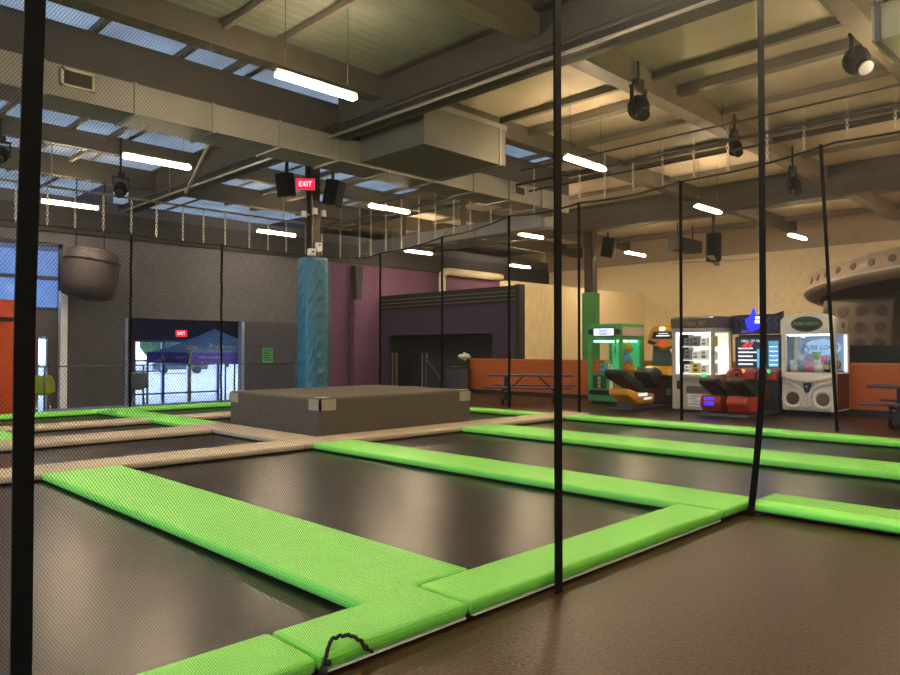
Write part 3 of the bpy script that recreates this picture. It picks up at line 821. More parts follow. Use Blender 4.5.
# ------------------------------------------------------------------ stage lights hanging from the roof
def stage_light(loc, top, s, label):
    t = thing('stage_light', label, 'stage light', loc)
    MB().ball((0, 0, 0), .17*s, 14, (1, 1, 1.1)).build('head', 'speaker_black', t)
    MB().cyl((-.05*s, -.08*s, -.1*s), (-.09*s, -.14*s, -.17*s), .09*s, .1*s, 12).build('lens', 'lens', t)
    y_ = MB().box((-.2*s, -.03, -.03), (-.17*s, .03, .28*s)).box((.17*s, -.03, -.03), (.2*s, .03, .28*s)).box((-.2*s, -.04, .26*s), (.2*s, .04, .31*s))
    y_.build('yoke', 'black', t)
    MB().cyl((0, 0, .28*s), (0, 0, top-loc[2]), .025, n=8).box((-.09*s, -.05*s, .3*s), (.09*s, .05*s, .42*s)).build('clamp', 'black', t)
stage_light((10.55, 6.13, 5.42), 6.19, 1.1, 'round black stage light under the roof beam right of the middle strap')
stage_light((14.3, 6.13, 5.5), 6.19, .9, 'small round stage light under the same beam, left of the right strap')
stage_light((17.5, 6.13, 5.25), 6.19, 1.1, 'round dark stage light right of the right strap above the claw machine')
stage_light((11.5, 3.13, 5.62), 6.19, 1.1, 'black stage light on the beam in the upper right corner')
stage_light((6.1, 16.6, 5.02), 6.19, .9, 'round stage light under the roof beam at upper left')
stage_light((3.75, 16.6, 5.35), 6.19, .9, 'round stage light at the left edge beside the thick strap')
t = thing('hanging_fan', 'dark tall fan housing hanging from the roof above the prize machine', 'fan', (22.6, 10.4, 4.3))
MB().cyl((0, 0, 0), (0, 0, .9), .24, n=16).build('motor', 'speaker_black', t)
MB().cyl((0, 0, .9), (0, 0, DECKZ-4.3), .05, n=8).build('stem', 'pipe_dark', t)
for a in range(4):
    M = Matrix.Rotation(R(20+90*a), 4, 'Z'); MB().box((.2, -.09, .0), (1.3, .09, .03), M).build('blade', 'pvc', t)
t = thing('unit_heater', 'dark box heater hanging high before the beige wall', 'heater', (25.6, 12.9, 5.15))
MB().rbox((-.8, -.3, 0), (.8, .3, .45), .03).build('casing', 'wall_dark', t); MB().cyl((-.6, 0, .45), (-.6, 0, 1.05), .03, n=8).build('hanger_rod', 'pipe_dark', t); MB().cyl((.6, 0, .45), (.6, 0, 1.05), .03, n=8).build('hanger_rod', 'pipe_dark', t)

# ------------------------------------------------------------------ lobby things on the left
t = thing('orange_partition', 'tall orange partition at the left edge', 'partition', (0, 18.98, LOB))
MB().box((-3, 0, 0), (5.06, .5, 3.17)).build('panel', 'orange_bright', t)
MB().box((-3, -.03, 2.66), (5.0, .0, 2.76)).build('black_band', 'black', t)
t = thing('wall_plaque', 'small green plaque on the orange partition at the left edge', 'sign', (3.9, 18.94, 1.58))
MB().rbox((-.26, -.015, -.17), (.26, .03, .17), .01).build('board', 'sign_green', t)
MB().box((-.18, -.02, .03), (.18, -.016, .08)).box((-.14, -.02, -.07), (.14, -.016, -.03)).build('lettering', 'plush_yellow', t)
def shell_chair(loc, rz, m, label):
    t = thing('shell_chair', label, 'chair', loc, rz)
    mb = MB(); vs = []; fs = []; nu, nv = 12, 12
    for j in range(nv+1):
        v = j/nv
        for i in range(nu+1):
            u = i/nu*2-1
            if v < .45: yy = -.24+.44*(v/.45); zz = .95+.02*(1-v/.45)
            else: s_ = (v-.45)/.55; yy = .2+.10*s_; zz = .95+.46*s_**1.05
            wd = .25-(.07*max(0, (v-.55)/.45)**1.5)
            curl = .10*u*u*(1-abs(v-.45)*.9); ex = -.07*u*u if v > .45 else 0
            rnd = -.06*(u**4) if v > .85 else 0
            vs.append((wd*u, yy+ex, zz+curl+rnd))
    for j in range(nv):
        for i in range(nu): q = j*(nu+1)+i; fs.append((q, q+1, q+nu+2, q+nu+1))
    mb.add(vs, fs, True); o = mb.build('shell', m, t)
    sd = o.modifiers.new('Solid', 'SOLIDIFY'); sd.thickness = .02
    for sx in (-1, 1):
        for sy in (-1, 1): MB().cyl((.1*sx, .08*sy, .95), (.24*sx, .22*sy, 0), .014, n=8).build('leg', 'chrome', t)
    MB().box((-.2, -.2, .28), (.2, -.18, .3)).box((-.2, .18, .28), (.2, .2, .3)).build('foot_rest', 'chrome', t)
shell_chair((5.06, 18.4, LOB), R(165), 'chair_green', 'green shell chair by the thick strap before the narrow window')
shell_chair((3.8, 18.4, LOB), R(150), 'chair_grey', 'dark grey shell chair before the orange partition at the left edge')
shell_chair((7.55, 19.2, LOB), R(160), 'chair_grey', 'dark grey shell chair left of the blue canopy')
# brown prop hanging before the grey wall
t = thing('hanging_prop', 'large brown rounded barrel hanging high before the grey wall', 'prop', (6.66, 20.2, 3.39))
b_ = MB().lathe([(0, -.8), (.5, -.8), (.74, -.72), (.82, -.45), (.86, 0), (.82, .45), (.74, .76), (.5, .86), (0, .86)], n=20).build('barrel', 'prop_brown', t); b_.rotation_euler = (0, R(8), 0); b_.scale = (.82, .82, .8)
MB().lathe([(.845, .40), (.86, .40), (.86, .48), (.845, .48)], n=20).build('hoop', 'charcoal', b_)
MB().tube([(-.35, 0, .6), (-.35, 0, DECKZ-3.39)], .015).tube([(.35, 0, .6), (.35, 0, DECKZ-3.39)], .015).build('hanging_wire', 'cable', t)
# canopy tent in the entry recess
TX, TY, TW = 10.2, 21.85, 3.3
tt = thing('canopy_tent', 'blue pop-up canopy tent standing in the entry before the bright glass', 'tent', (TX, TY, LOB))
zv0, zv1, zp = 1.56, 1.92, 2.74
mb = MB(); n = 12; vs = []; fs = []
cc = [(0, 0), (TW, 0), (TW, TW), (0, TW)]
for k in range(4):
    a = Vector((*cc[k], zv1)); b_ = Vector((*cc[(k+1) % 4], zv1)); p = Vector((TW/2, TW/2, zp))
    o0 = len(vs)
    for j in range(7):
        t_ = j/6
        for i in range(n+1):
            q = a.lerp(b_, i/n).lerp(p, t_); q.z -= .09*math.sin(PI*t_)*(1-t_*.3); vs.append(q)
    for j in range(6):
        for i in range(n): fs.append((o0+j*(n+1)+i, o0+j*(n+1)+i+1, o0+(j+1)*(n+1)+i+1, o0+(j+1)*(n+1)+i))
mb.add(vs, fs, True); top = mb.build('roof_cloth', 'tent_top', tt)
MB().box((0, -.012, zv0), (TW, .012, zv1)).box((0, TW-.012, zv0), (TW, TW+.012, zv1)).box((-.012, 0, zv0), (.012, TW, zv1)).box((TW-.012, 0, zv0), (TW+.012, TW, zv1)).build('valance', 'tent_valance', tt)
for (x, y) in cc: MB().box((x-.03, y-.03, 0), (x+.03, y+.03, zv1)).build('leg', 'chrome', tt)
tr = MB()
for k in range(4):
    a = Vector((*cc[k], 0)); b_ = Vector((*cc[(k+1) % 4], 0)); m_ = a.lerp(b_, .5); z = Vector((0, 0, 1))
    tr.tube([a+z*1.55, m_+z*1.7, b_+z*1.55], .014).tube([a+z*1.75, m_+z*1.6, b_+z*1.75], .014)
tr.build('truss', 'chrome', tt)
# white printed marks on the roof cloth and valance : an A-like mark and an illegible script
def squiggle(mb, o, ux, up, w, h, n=6):
    o = Vector(o); ux = Vector(ux); up = Vector(up); k = 26
    pts = [o+ux*(w*i/k)+up*(h*.5*math.sin(i*2*PI*n/k)*(.6+.4*math.sin(i*1.7))) for i in range(k+1)]
    mb.tube(pts, h*.16, 4)
def amark(mb, o, ux, up, w, h):
    o = Vector(o); ux = Vector(ux); up = Vector(up)
    mb.tube([o-up*h*.5, o+ux*w*.55+up*h*.5, o+ux*w-up*h*.5], h*.1, 4); mb.tube([o+ux*w*.1-up*h*.15, o+ux*w*.9], h*.08, 4)
mk = MB()
slope = Vector((0, TW/2, zp-zv1)).normalized(); s2 = Vector((TW/2, 0, zp-zv1)).normalized()
amark(mk, (.85, .55, zv1+.20), (1, 0, 0), slope, .3, .42); squiggle(mk, (1.2, .5, zv1+.18), (1, 0, 0), slope, 1.1, .24)
squiggle(mk, (.4, 1.05, zv1+.14), (0, -1, 0), s2, .7, .3, 4)
mk.build('printed_script', 'tent_white', tt)
mk = MB(); amark(mk, (-.02, 2.15, zv0+.17), (0, -1, 0), (0, 0, 1), .3, .2); mk.build('valance_mark', 'tent_white', tt)
mk = MB(); squiggle(mk, (.3, -.02, zv0+.2), (1, 0, 0), (0, 0, 1), .8, .07); mk.build('valance_mark', 'tent_white', tt)
mk = MB(); squiggle(mk, (-.02, .9, zv0+.2), (0, -1, 0), (0, 0, 1), .7, .07); mk.build('valance_mark', 'tent_white', tt)
mk = MB(); amark(mk, (1.65, -.02, zv0+.17), (1, 0, 0), (0, 0, 1), .3, .2); mk.build('valance_mark', 'tent_white', tt)
# notice on the dark entry wall
t = thing('wall_notice', 'green notice on the dark wall right of the blue canopy', 'sign', (12.62, YW-.03, 1.21))
MB().box((-.2, -.012, -.25), (.2, .012, .25)).build('board', 'sign_green', t)
lnn = MB()
for k in range(5): lnn.box((-.15, -.016, .16-.08*k), (.15-.05*(k % 2), -.0125, .19-.08*k))
lnn.build('printed_lines', 'sign_ink', t)

# ------------------------------------------------------------------ purple frontage
FX, FY0, FY1, FH = 17.45, 14.4, YW-.05, 3.45
fr_ = thing('party_room_front', 'purple frontage with black louvred top and dark opening, right of the column', 'partition', (FX, 0, 0))
oy0, oy1, oz = 15.5, 20.75, 1.95
MB().box((0, FY0, 0), (.15, oy0, FH-.55)).box((0, oy1, 0), (.15, FY1, FH-.55)).box((0, oy0, oz), (.15, oy1, FH-.55)).build('purple_panel', 'facade_purple', fr_)
MB().box((-.03, FY0, FH-.55), (.17, FY1, FH)).build('black_fascia', 'facade_black', fr_)
ll = MB()
for k in range(3): ll.box((-.045, FY0+.1, FH-.45+.13*k), (-.03, FY1, FH-.425+.13*k))
ll.build('louvre_line', 'facade_line', fr_)
MB().box((-.08, FY0-.1, 0), (.2, FY0+.06, FH+.02)).build('corner_post', 'facade_black', fr_)
MB().box((.15, oy1+.02, 0), (1.2, oy1+.1, oz+.3)).box((1.1, oy0-.02, 0), (1.2, oy1, oz+.3)).box((.15, oy0-.02, oz+.2), (1.2, oy1, oz+.3)).build('dark_interior', 'facade_black', fr_)
MB().box((.15, oy0-.05, 0), (1.09, oy0+.02, oz+.19)).box((1.07, oy0+.02, 0), (1.09, oy0+.9, oz+.19)).build('inner_purple_wall', 'wall_purple', fr_)
for i, (yy, lb) in enumerate([(19.9, 'slim gate post with pale mesh edges, left in the dark opening'), (18.3, 'slim gate post with pale mesh edges, right in the dark opening')]):
    t = thing('gate_post', lb, 'post', (FX-.35, yy, 0))
    MB().box((-.06, -.06, 0), (.06, .06, 1.3)).build('post_body', 'facade_purple', t)
    MB().box((-.07, -.14, .1), (-.05, -.1, 1.3)).box((-.07, .1, .1), (-.05, .14, 1.3)).build('mesh_edge', 'cable_light', t)
t = thing('low_gate', 'dark low gate panel with a diagonal bar left of the orange wall', 'gate', (FX-.5, 17.1, 0))
MB().box((0, -.95, .0), (.06, 1.0, 1.12)).build('panel', 'charcoal', t)
MB().tube([(-.02, .95, 1.05), (-.02, .1, .25)], .025).build('diagonal_bar', 'rail_steel', t)
t = thing('waste_bin', 'dark blue bin with a white bag edge before the dark gate panel', 'bin', (FX-.95, 16.2, 0))
MB().rbox((-.25, -.25, 0), (.25, .25, .8), .02).build('bin_body', 'wall_slate', t); MB().rbox((-.27, -.27, .8), (.27, .27, .87), .02).build('lid', 'charcoal', t)
t = thing('plastic_bag', 'crumpled white bag on top of the gate panel by the orange wall', 'bag', (FX-.46, 16.3, 1.10))
bb = MB().ball((0, 0, .08), .19, 12, (.7, 1.1, .6))
bb.v = [v+Vector((random.uniform(-.05, .05), random.uniform(-.05, .05), random.uniform(-.04, .04))) for v in bb.v]
bb.build('bag_body', 'paper', t)

# ------------------------------------------------------------------ orange half wall behind the machines
OXW = 17.15
t = thing('half_wall', 'long low orange half wall behind the arcade machines and picnic tables', 'half wall', (OXW, 0, 0))
MB().box((0, -5, 0), (.18, 16.25, 1.08)).build('orange_panel', 'orange', t)
MB().box((-.01, -5, 1.08), (.19, 16.25, 1.12)).build('cap', 'arc_orange', t)
MB().box((-.02, -5, 0), (0, 16.25, .12)).build('black_base', 'charcoal', t)

# picnic tables
def picnic(loc, rz, label):
    t = thing('picnic_table', label, 'picnic table', loc, rz)
    MB().rbox((-1.12, -.36, .71), (1.12, .36, .76), .02).build('table_top', 'table_purple', t)
    for s_ in (-1, 1):
        MB().rbox((-1.12, s_*.68-.13, .42), (1.12, s_*.68+.13, .46), .015).build('bench', 'table_purple', t)
    for x in (-.65, .65):
        MB().box((x-.05, -.06, .05), (x+.05, .06, .71)).build('pedestal', 'table_leg', t)
        for s_ in (-1, 1):
            MB().tube([(x, s_*.68, .42), (x, s_*.7, .12), (x, s_*.66, .05), (x, s_*.56, .03), (x, 0, .05)], .035, 8).build('leg', 'table_leg', t)
            MB().tube([(x, s_*.05, .3), (x, s_*.68, .41)], .025, 6).build('bench_arm', 'table_leg', t)
    for s_ in (-1, 1): MB().tube([(s_*.62, 0, .3), (s_*.2, 0, .71)], .022, 6).build('brace', 'table_leg', t)
    return t
picnic((14.75, 11.75, 0), R(-58), 'purple-topped picnic table with benches before the left orange wall')
picnic((14.95, 2.75, 0), R(-90), 'dark purple picnic table with benches at the right edge')

# ------------------------------------------------------------------ arcade machines (local frame: front faces -y, x to the right)
RZ = R(-90)
UP = (R(90), 0, 0)
def plush(parent_loc, spots, grp, lbs):
    for (x, y, z, r, m), lb in zip(spots, lbs):
        # world position from machine frame
        r = r*1.4
        wx_, wy_, wz = parent_loc[0]+y, parent_loc[1]-x, parent_loc[2]+z
        t = thing('plush_toy', lb, 'plush toy', (wx_, wy_, wz), RZ, grp)
        MB().ball((0, 0, r*.8), r, 10, (1, .9, .85)).build('body', m, t)
        MB().ball((-r*.15, -r*.3, r*1.75), r*.62, 10).build('head', m, t)
        MB().ball((-r*.6, -r*.25, r*2.25), r*.25, 8).ball((r*.3, -r*.25, r*2.25), r*.25, 8).build('ears', m, t)

# --- green crane
loc = (15.6, 10.06, 0)
t = thing('crane_machine', 'green crane game cabinet with a white oval sign, left of the racing games', 'arcade machine', loc, RZ)
W, D, H = 1.0, 1.08, 2.06
MB().box((-W/2, 0, .1), (W/2, D, .78)).box((-W/2, 0, 1.66), (W/2, D, H)).box((-W/2, 0, .78), (-W/2+.09, .09, 1.66)).box((W/2-.09, 0, .78), (W/2, .09, 1.66)).box((-W/2, D-.09, .78), (-W/2+.09, D, 1.66)).box((W/2-.09, D-.09, .78), (W/2, D, 1.66)).build('cabinet', 'arc_green', t, bevel=.012)
MB().box((-W/2+.06, .06, .02), (W/2-.06, D-.06, .1)).build('base', 'arc_black', t)
MB().box((-W/2+.05, D-.06, .8), (W/2-.05, D-.03, 1.65)).build('back_panel', 'arc_green_glow', t)
MB().box((-W/2+.09, .02, .78), (W/2-.09, .03, 1.66)).build('front_glass', 'glass_case', t)
MB().box((W/2-.03, .09, .78), (W/2-.02, D-.09, 1.66)).build('side_glass', 'glass_case', t)
MB().box((-W/2+.12, .1, 1.6), (-W/2+.18, D-.1, 1.65)).box((W/2-.2, .1, 1.6), (W/2-.14, D-.1, 1.65)).build('case_lamp', 'lamp_green', t)
MB().rbox((-.32, -.03, 1.74), (.32, 0, 1.97), .02).build('sign_frame', 'arc_green_dark', t)
sp = MB().rbox((-.29, -.045, 1.765), (.29, -.02, 1.945), .02).build('sign_panel', 'screen_white', t)
text('lettering', 'Sports', .095, 'led_blue', sp, (0, -.05, 1.895), UP, .002); text('lettering', 'Fandom', .09, 'navy', sp, (0, -.05, 1.81), UP, .002)
for x in (-.4, .4): MB().cyl((x, -.02, 1.86), (x, .01, 1.86), .075, n=16).build('round_speaker', 'arc_black' if x < 0 else 'arc_darkred', t)
MB().box((W/2, .05, 1.75), (W/2+.02, D-.05, 1.98)).build('side_sign', 'arc_tan', t)
cp = MB().box((-.32, -.05, .42), (.05, 0, .76)).build('coin_panel', 'arc_green_dark', t)
for z in (.5, .6, .7): MB().cyl((-.12, -.07, z-.02), (-.12, -.045, z-.02), .045, n=12).build('button', 'arc_tan', cp)
MB().box((.16, -.02, .42), (.24, 0, .78)).build('white_strip', 'paper', t)
MB().cyl((.4, -.02, .55), (.4, .0, .55), .1, n=16).build('round_sticker', 'plush_orange', t)
MB().box((-W/2+.06, -.03, .26), (W/2-.06, 0, .38)).build('prize_slot', 'arc_black', t)
cl = MB().cyl((0, .5, 1.35), (0, .5, 1.66), .02, n=8)
for a in range(3): cl.tube([(0, .5, 1.36), (.1*math.cos(a*2.1), .5+.1*math.sin(a*2.1), 1.28), (.05*math.cos(a*2.1), .5+.05*math.sin(a*2.1), 1.2)], .012, 5)
cl.build('claw', 'chrome', t)
plush((15.6, 10.06, .785), [(-.33, .25, 0, .075, 'plush_orange'), (-.15, .22, 0, .08, 'plush_blue'), (.05, .25, 0, .075, 'plush_white'), (.3, .5, 0, .11, 'plush_orange'), (.3, .55, .26, .11, 'plush_blue'), (.31, .6, .52, .1, 'plush_yellow'), (.3, .8, 0, .1, 'plush_yellow'), (-.25, .6, 0, .1, 'plush_green')],
      'toys in the green crane', ['orange toy at the left front of the green crane', 'blue toy at the front of the green crane', 'white toy at the middle front of the green crane', 'orange toy low at the right glass of the green crane', 'blue toy in the middle of the stack at the right glass of the crane', 'yellow toy topmost in the stack at the right glass of the crane', 'yellow toy at the back right of the green crane', 'green toy at the back left of the green crane'])

# --- yellow racing game
loc = (16.1, 8.88, 0)
t = thing('racing_game', 'yellow and black sit-down racing game left of the prize machine', 'arcade machine', loc, RZ)
MB().prism([(0, .05), (.85, .05), (.85, 1.95), (.62, 1.95), (.5, 1.0), (.1, .95), (0, .7)], 0, -.42, .42).build('cabinet', 'arc_black', t, bevel=.015)
MB().prism([(.40, .98), (.52, 1.46), (.545, 1.46), (.425, .98)], 0, -.37, .37).build('screen', 'screen_dark', t)
scr = MB().prism([(.385, .995), (.40, 1.05), (.405, 1.05), (.39, .995)], 0, -.3, .3)
MB().prism([(.49, 1.40), (.50, 1.44), (.505, 1.44), (.495, 1.40)], 0, -.2, .1).build('picture_red', 'screen_red', t)
mm = MB().box((-.05, -.003, -.02), (.05, .003, .35)); o = mm.build('picture_teal', 'screen_teal', t, loc=(-.25, .435, 1.07), rot=(R(-14), 0, R(0)))
mm = MB().box((-.05, -.003, -.14), (.05, .003, .14)); mm.build('picture_yellow', 'screen_yellow', t, loc=(.2, .475, 1.33), rot=(R(-14), R(-40), 0))
mq = MB().prism([(-.44, 1.62), (-.36, 1.52), (-.18, 1.50), (0, 1.43), (.18, 1.50), (.36, 1.52), (.44, 1.62), (.40, 1.74), (.32, 1.93), (.2, 2.0), (-.2, 2.0), (-.32, 1.93), (-.40, 1.74)], 1, .3, .48).build('marquee', 'arc_yellow', t, bevel=.02)
MB().prism([(-.3, 1.68), (.3, 1.68), (.24, 1.86), (-.24, 1.86)], 1, .28, .3).build('dark_visor', 'arc_black', mq)
MB().box((-.16, .275, 1.74), (.2, .28, 1.77)).box((-.1, .275, 1.8), (.16, .28, 1.82)).build('name_strip', 'screen_white', mq)
MB().prism([(-.42, 1.58), (-.24, 1.53), (-.14, 1.58), (-.36, 1.66)], 1, .28, .3).build('headlamp_recess', 'arc_black', mq)
MB().ball((0, .27, 1.56), .07, 12, (1, .5, .7)).build('red_badge', 'led_red', mq)
MB().ball((0, .27, 1.93), .06, 12, (1.3, .5, .7)).build('spot_lamp', 'lamp_spot', mq)
MB().prism([(-.08, .78), (-.02, .92), (.3, 1.0), (.45, .98), (.45, .86), (.1, .74)], 0, -.45, .45).build('yellow_cowl', 'arc_yellow', t, bevel=.03)
MB().lathe([(.15, -.02), (.17, 0), (.15, .02), (.13, 0), (.15, -.02)], n=20, M=Matrix.Translation((0, -.18, .83)) @ Matrix.Rotation(R(62), 4, 'X')).box((-.14, -.2, .815), (.14, -.16, .845)).build('steering_wheel', 'arc_black', t)
MB().cyl((0, -.18, .83), (0, .05, .88), .03, n=8).build('steering_shaft', 'arc_black', t)
MB().box((-.2, -.03, .12), (.2, 0, .66)).build('red_kick_panel', 'arc_darkred', t)
MB().box((.27, -.03, .3), (.38, 0, .46)).build('coin_door', 'box_grey', t)
# seat assembly
MB().prism([(-.62, .14), (-1.3, .14), (-1.78, .38), (-1.74, .52), (-1.2, .40), (-.55, .36)], 0, -.27, .27).build('seat_shell', 'arc_yellow', t, bevel=.05)
MB().prism([(-1.05, .42), (-1.90, .74), (-2.02, .86), (-1.98, .95), (-1.82, .96), (-1.0, .60)], 0, -.24, .24).build('seat_back', 'seat_black', t, bevel=.06)
MB().prism([(-1.15, .42), (-1.1, .52), (-.62, .47), (-.55, .40)], 0, -.22, .22).build('seat_cushion', 'seat_black', t, bevel=.03)
MB().prism([(-.12, .5), (-.12, .9), (-.45, .98), (-.75, .86), (-.66, .66), (-.35, .5)], 0, -.22, .22).build('steering_pod', 'arc_black', t, bevel=.05)
MB().tube([(-.23, -.72, .84), (-.23, -.6, .94), (-.23, -.45, .97)], .02, 6).build('chrome_trim', 'chrome', t)
MB().box((.272, -1.35, .33), (.282, -.95, .40)).box((.272, -1.1, .24), (.282, -.75, .29)).build('side_lettering', 'screen_white', t)
MB().box((-.3, -1.75, .02), (.3, .1, .07)).box((-.2, -1.5, .07), (.2, -.7, .14)).build('floor_frame', 'rail_steel', t)

# --- white prize machine
loc = (15.4, 7.6, 0)
t = thing('prize_machine', 'tall white lit prize machine with three shelves of boxes', 'arcade machine', loc, RZ)
W, D, H = 1.0, .98, 2.17
MB().box((-W/2, 0, .04), (W/2, D, .84)).box((-W/2, 0, 1.82), (W/2, D, 1.9)).box((-W/2, 0, .84), (-W/2+.07, .07, 1.82)).box((W/2-.08, 0, .84), (W/2, .07, 1.82)).box((-W/2, D-.07, .84), (-W/2+.07, D, 1.82)).box((W/2-.07, D-.07, .84), (W/2, D, 1.82)).build('cabinet', 'arc_tan', t, bevel=.01)
MB().prism([(-.02, 1.9), (-.05, 2.12), (.1, H), (D, H), (D, 1.9)], 0, -W/2-.02, W/2+.02).build('marquee', 'arc_bronze', t, bevel=.02)
text('marquee_script', 'Prize It!', .17, 'ufo_tan', t, (0, -.05, 2.0), (R(83), 0, 0), .003, 1.2, .3)
MB().box((-W/2+.05, D-.05, .86), (W/2-.05, D-.02, 1.8)).build('lit_back', 'shelf_lit', t)
MB().box((-W/2+.08, .01, .86), (W/2-.09, .02, 1.8)).build('front_glass', 'glass_case', t)
MB().box((W/2-.03, .08, .86), (W/2-.02, D-.08, 1.8)).build('side_glass', 'glass_case', t)
MB().box((-W/2+.08, .06, .86), (-W/2+.12, .1, 1.8)).box((W/2-.13, .06, .86), (W/2-.09, .1, 1.8)).box((-W/2+.1, .08, 1.76), (W/2-.1, .14, 1.8)).build('case_lamp', 'lamp_cool', t)
for z in (.86, 1.17, 1.48): MB().box((-W/2+.08, .25, z-.015), (W/2-.08, D-.06, z)).build('shelf', 'shelf_lit', t)
MB().rbox((-.3, -.12, .76), (.42, .0, .84), .02).build('control_ledge', 'arc_tan', t)
MB().box((-.15, -.02, .42), (.4, 0, .58)).build('prize_door', 'arc_bronze', t)
pn = MB().box((-.12, -.012, .12), (.3, 0, .4)).build('paper_notice', 'paper', t)
nl = MB()
for q, (w0, w1) in enumerate([(.0, .2), (-.04, .1), (.02, .22), (-.05, .16)]): nl.tube([(w0-.02+(w1-w0)*i/8, -.015, .355-.06*q+.014*math.sin(i*2.3)) for i in range(9)], .007, 4)
nl.build('notice_scribble', 'ink', pn)
MB().box((-.38, -.02, .5), (-.27, 0, .7)).build('card_reader', 'arc_black', t)
MB().box((W/2, .1, .4), (W/2+.012, D-.1, 2.0)).build('side_glow_panel', 'arc_purple_lit', t) if False else None
bxm = ['paper', 'box_grey', 'paper', 'box_gold', 'paper', 'box_grey', 'paper', 'box_gold', 'paper', 'paper', 'box_grey', 'paper']
k = 0
rowname = ['bottom', 'middle', 'top']; cname = ['far left', 'left of centre', 'right of centre', 'far right']
for r_, z in enumerate((.86, 1.17, 1.48)):
    for c_, x in enumerate((-.3, -.1, .1, .3)):
        m_ = bxm[(r_*5+c_*3) % 12]; h_ = .2+.04*((r_+c_) % 2)
        b_ = thing('prize_box', '%s prize box, %s on the %s shelf of the white prize machine' % ({'paper': 'white', 'box_grey': 'grey', 'box_gold': 'gold'}[m_], cname[c_], rowname[r_]), 'box', (15.4+.34, 7.6-x, z), RZ, 'prize boxes in the white machine')
        MB().box((-.075, 0, 0), (.075, .14, h_)).build('carton', m_, b_)
        MB().box((-.05, -.003, .04), (.05, 0, h_*.45)).box((-.04, -.003, h_*.6), (.04, 0, h_*.8)).build('printed_panel', 'box_grey' if m_ == 'paper' else 'ink', b_)
        k += 1

# --- red / blue racing game
loc = (16.0, 6.5, 0)
t = thing('racing_game', 'red and black racing game with a glowing blue marquee left of the claw machine', 'arcade machine', loc, RZ); t.scale = (.92, 1, 1)
MB().prism([(0, .05), (1.0, .05), (1.0, 1.75), (.6, 1.75), (.5, 1.0), (.05, .9), (0, .7)], 0, -.6, .6).build('cabinet', 'arc_black', t, bevel=.015)
s0 = MB().box((-.56, .33, .95), (.56, .40, 1.70)).build('screen_bezel', 'arc_black', t)
s1 = MB().box((-.51, .322, 1.0), (.51, .33, 1.64)).build('screen', 'screen_navy', s0)
MB().box((-.02, .318, 1.0), (.2, .322, 1.42)).box((.26, .318, 1.02), (.49, .322, 1.6)).build('blue_picture', 'screen_blue', s0)
qq = MB()
for k in range(5): qq.box((-.48, .316, 1.06+.09*k), (-.12+.1*(k % 2), .319, 1.095+.09*k)).box((.28, .314, 1.06+.1*k), (.48, .318, 1.085+.1*k))
qq.build('list_lines', 'screen_white', s0)
MB().prism([(-.42, 1.44), (-.3, 1.44), (-.2, 1.56), (-.3, 1.56)], 1, .314, .319).prism([(-.26, 1.44), (-.2, 1.44), (-.1, 1.56), (-.16, 1.56)], 1, .314, .319).build('red_slash', 'led_red', s0)
text('screen_title', 'HALL OF FAME', .085, 'screen_white', s0, (-.12, .315, 1.60), UP, .001)
mq = MB().prism([(-.6, 1.76), (.6, 1.76), (.64, 2.26), (.45, 2.2), (-.42, 2.2), (-.62, 2.18)], 1, .22, .32).build('marquee', 'arc_black', t, bevel=.01)
em = MB().prism([(-.2, 1.9), (-.05, 1.82), (.1, 1.9), (.16, 2.08), (.04, 2.16), (-.04, 2.34), (-.12, 2.16), (-.24, 2.08)], 1, .17, .22).build('blue_emblem', 'led_blue', mq)
MB().box((.0, .16, 2.0), (.14, .17, 2.06)).box((.02, .16, 2.09), (.12, .17, 2.15)).build('emblem_letters', 'led_white', em)
tr = MB()
for q in range(7):
    sx = -.5+.16*q
    tr.tube([(sx, .21, 1.86), (sx+.05, .21, 1.98), (sx-.03, .21, 2.04), (sx+.06, .21, 2.14)], .008, 4)
tr.build('blue_tracery', 'arc_purple_lit', mq)
MB().box((-.35, .21, 1.79), (-.05, .22, 1.85)).build('name_strip', 'arc_purple_lit', mq)
co = MB().prism([(-.12, .74), (-.08, .92), (.25, 1.0), (.4, .96), (.4, .84), (.05, .72)], 0, -.6, .6).build('red_cowl', 'arc_red', t, bevel=.03)
for x in (-.3, .3):
    MB().lathe([(.14, -.02), (.16, 0), (.14, .02), (.12, 0), (.14, -.02)], n=20, M=Matrix.Translation((x, -.2, .84)) @ Matrix.Rotation(R(62), 4, 'X')).build('steering_wheel', 'arc_black', t)
    MB().cyl((x, -.2, .84), (x, .0, .88), .03, n=8).build('steering_shaft', 'arc_black', t)
    MB().ball((x+.12, -.08, .93), .05, 10).build('warning_lamp', 'led_amber' if x < 0 else 'led_green', t)
    MB().prism([(x-.12, .3), (x+.12, .3), (x+.1, .62), (x-.1, .62)], 1, -.03, 0).build('kick_panel', 'arc_darkred', t)
for i, x in enumerate((-.31, .31)):
    MB().prism([(-.8, .1), (-1.4, .1), (-1.52, .3), (-1.45, .45), (-.75, .4), (-.62, .2)], 0, x-.24, x+.24).build('seat_shell', 'arc_red', t, bevel=.04)
    MB().prism([(-1.0, .42), (-1.58, .68), (-1.64, .76), (-1.56, .82), (-1.44, .81), (-.92, .56)], 0, x-.21, x+.21).build('seat_back', 'seat_black', t, bevel=.04)
    MB().prism([(-1.1, .42), (-1.05, .5), (-.7, .47), (-.62, .4)], 0, x-.2, x+.2).build('seat_cushion', 'seat_black', t, bevel=.03)
MB().box((-.57, -1.46, .2), (-.56, -1.02, .26)).box((-.57, -1.4, .3), (-.56, -1.05, .36)).build('blue_side_letters', 'led_blue', t)
MB().box((-.2, -1.535, .24), (-.42, -1.525, .30)).box((-.2, -1.52, .36), (-.42, -1.5, .4)).build('blue_back_letters', 'led_blue', t)
MB().ball((-.5, -1.4, .86), .06, 8, (1.4, .8, .6)).build('green_lamp', 'led_green', t)
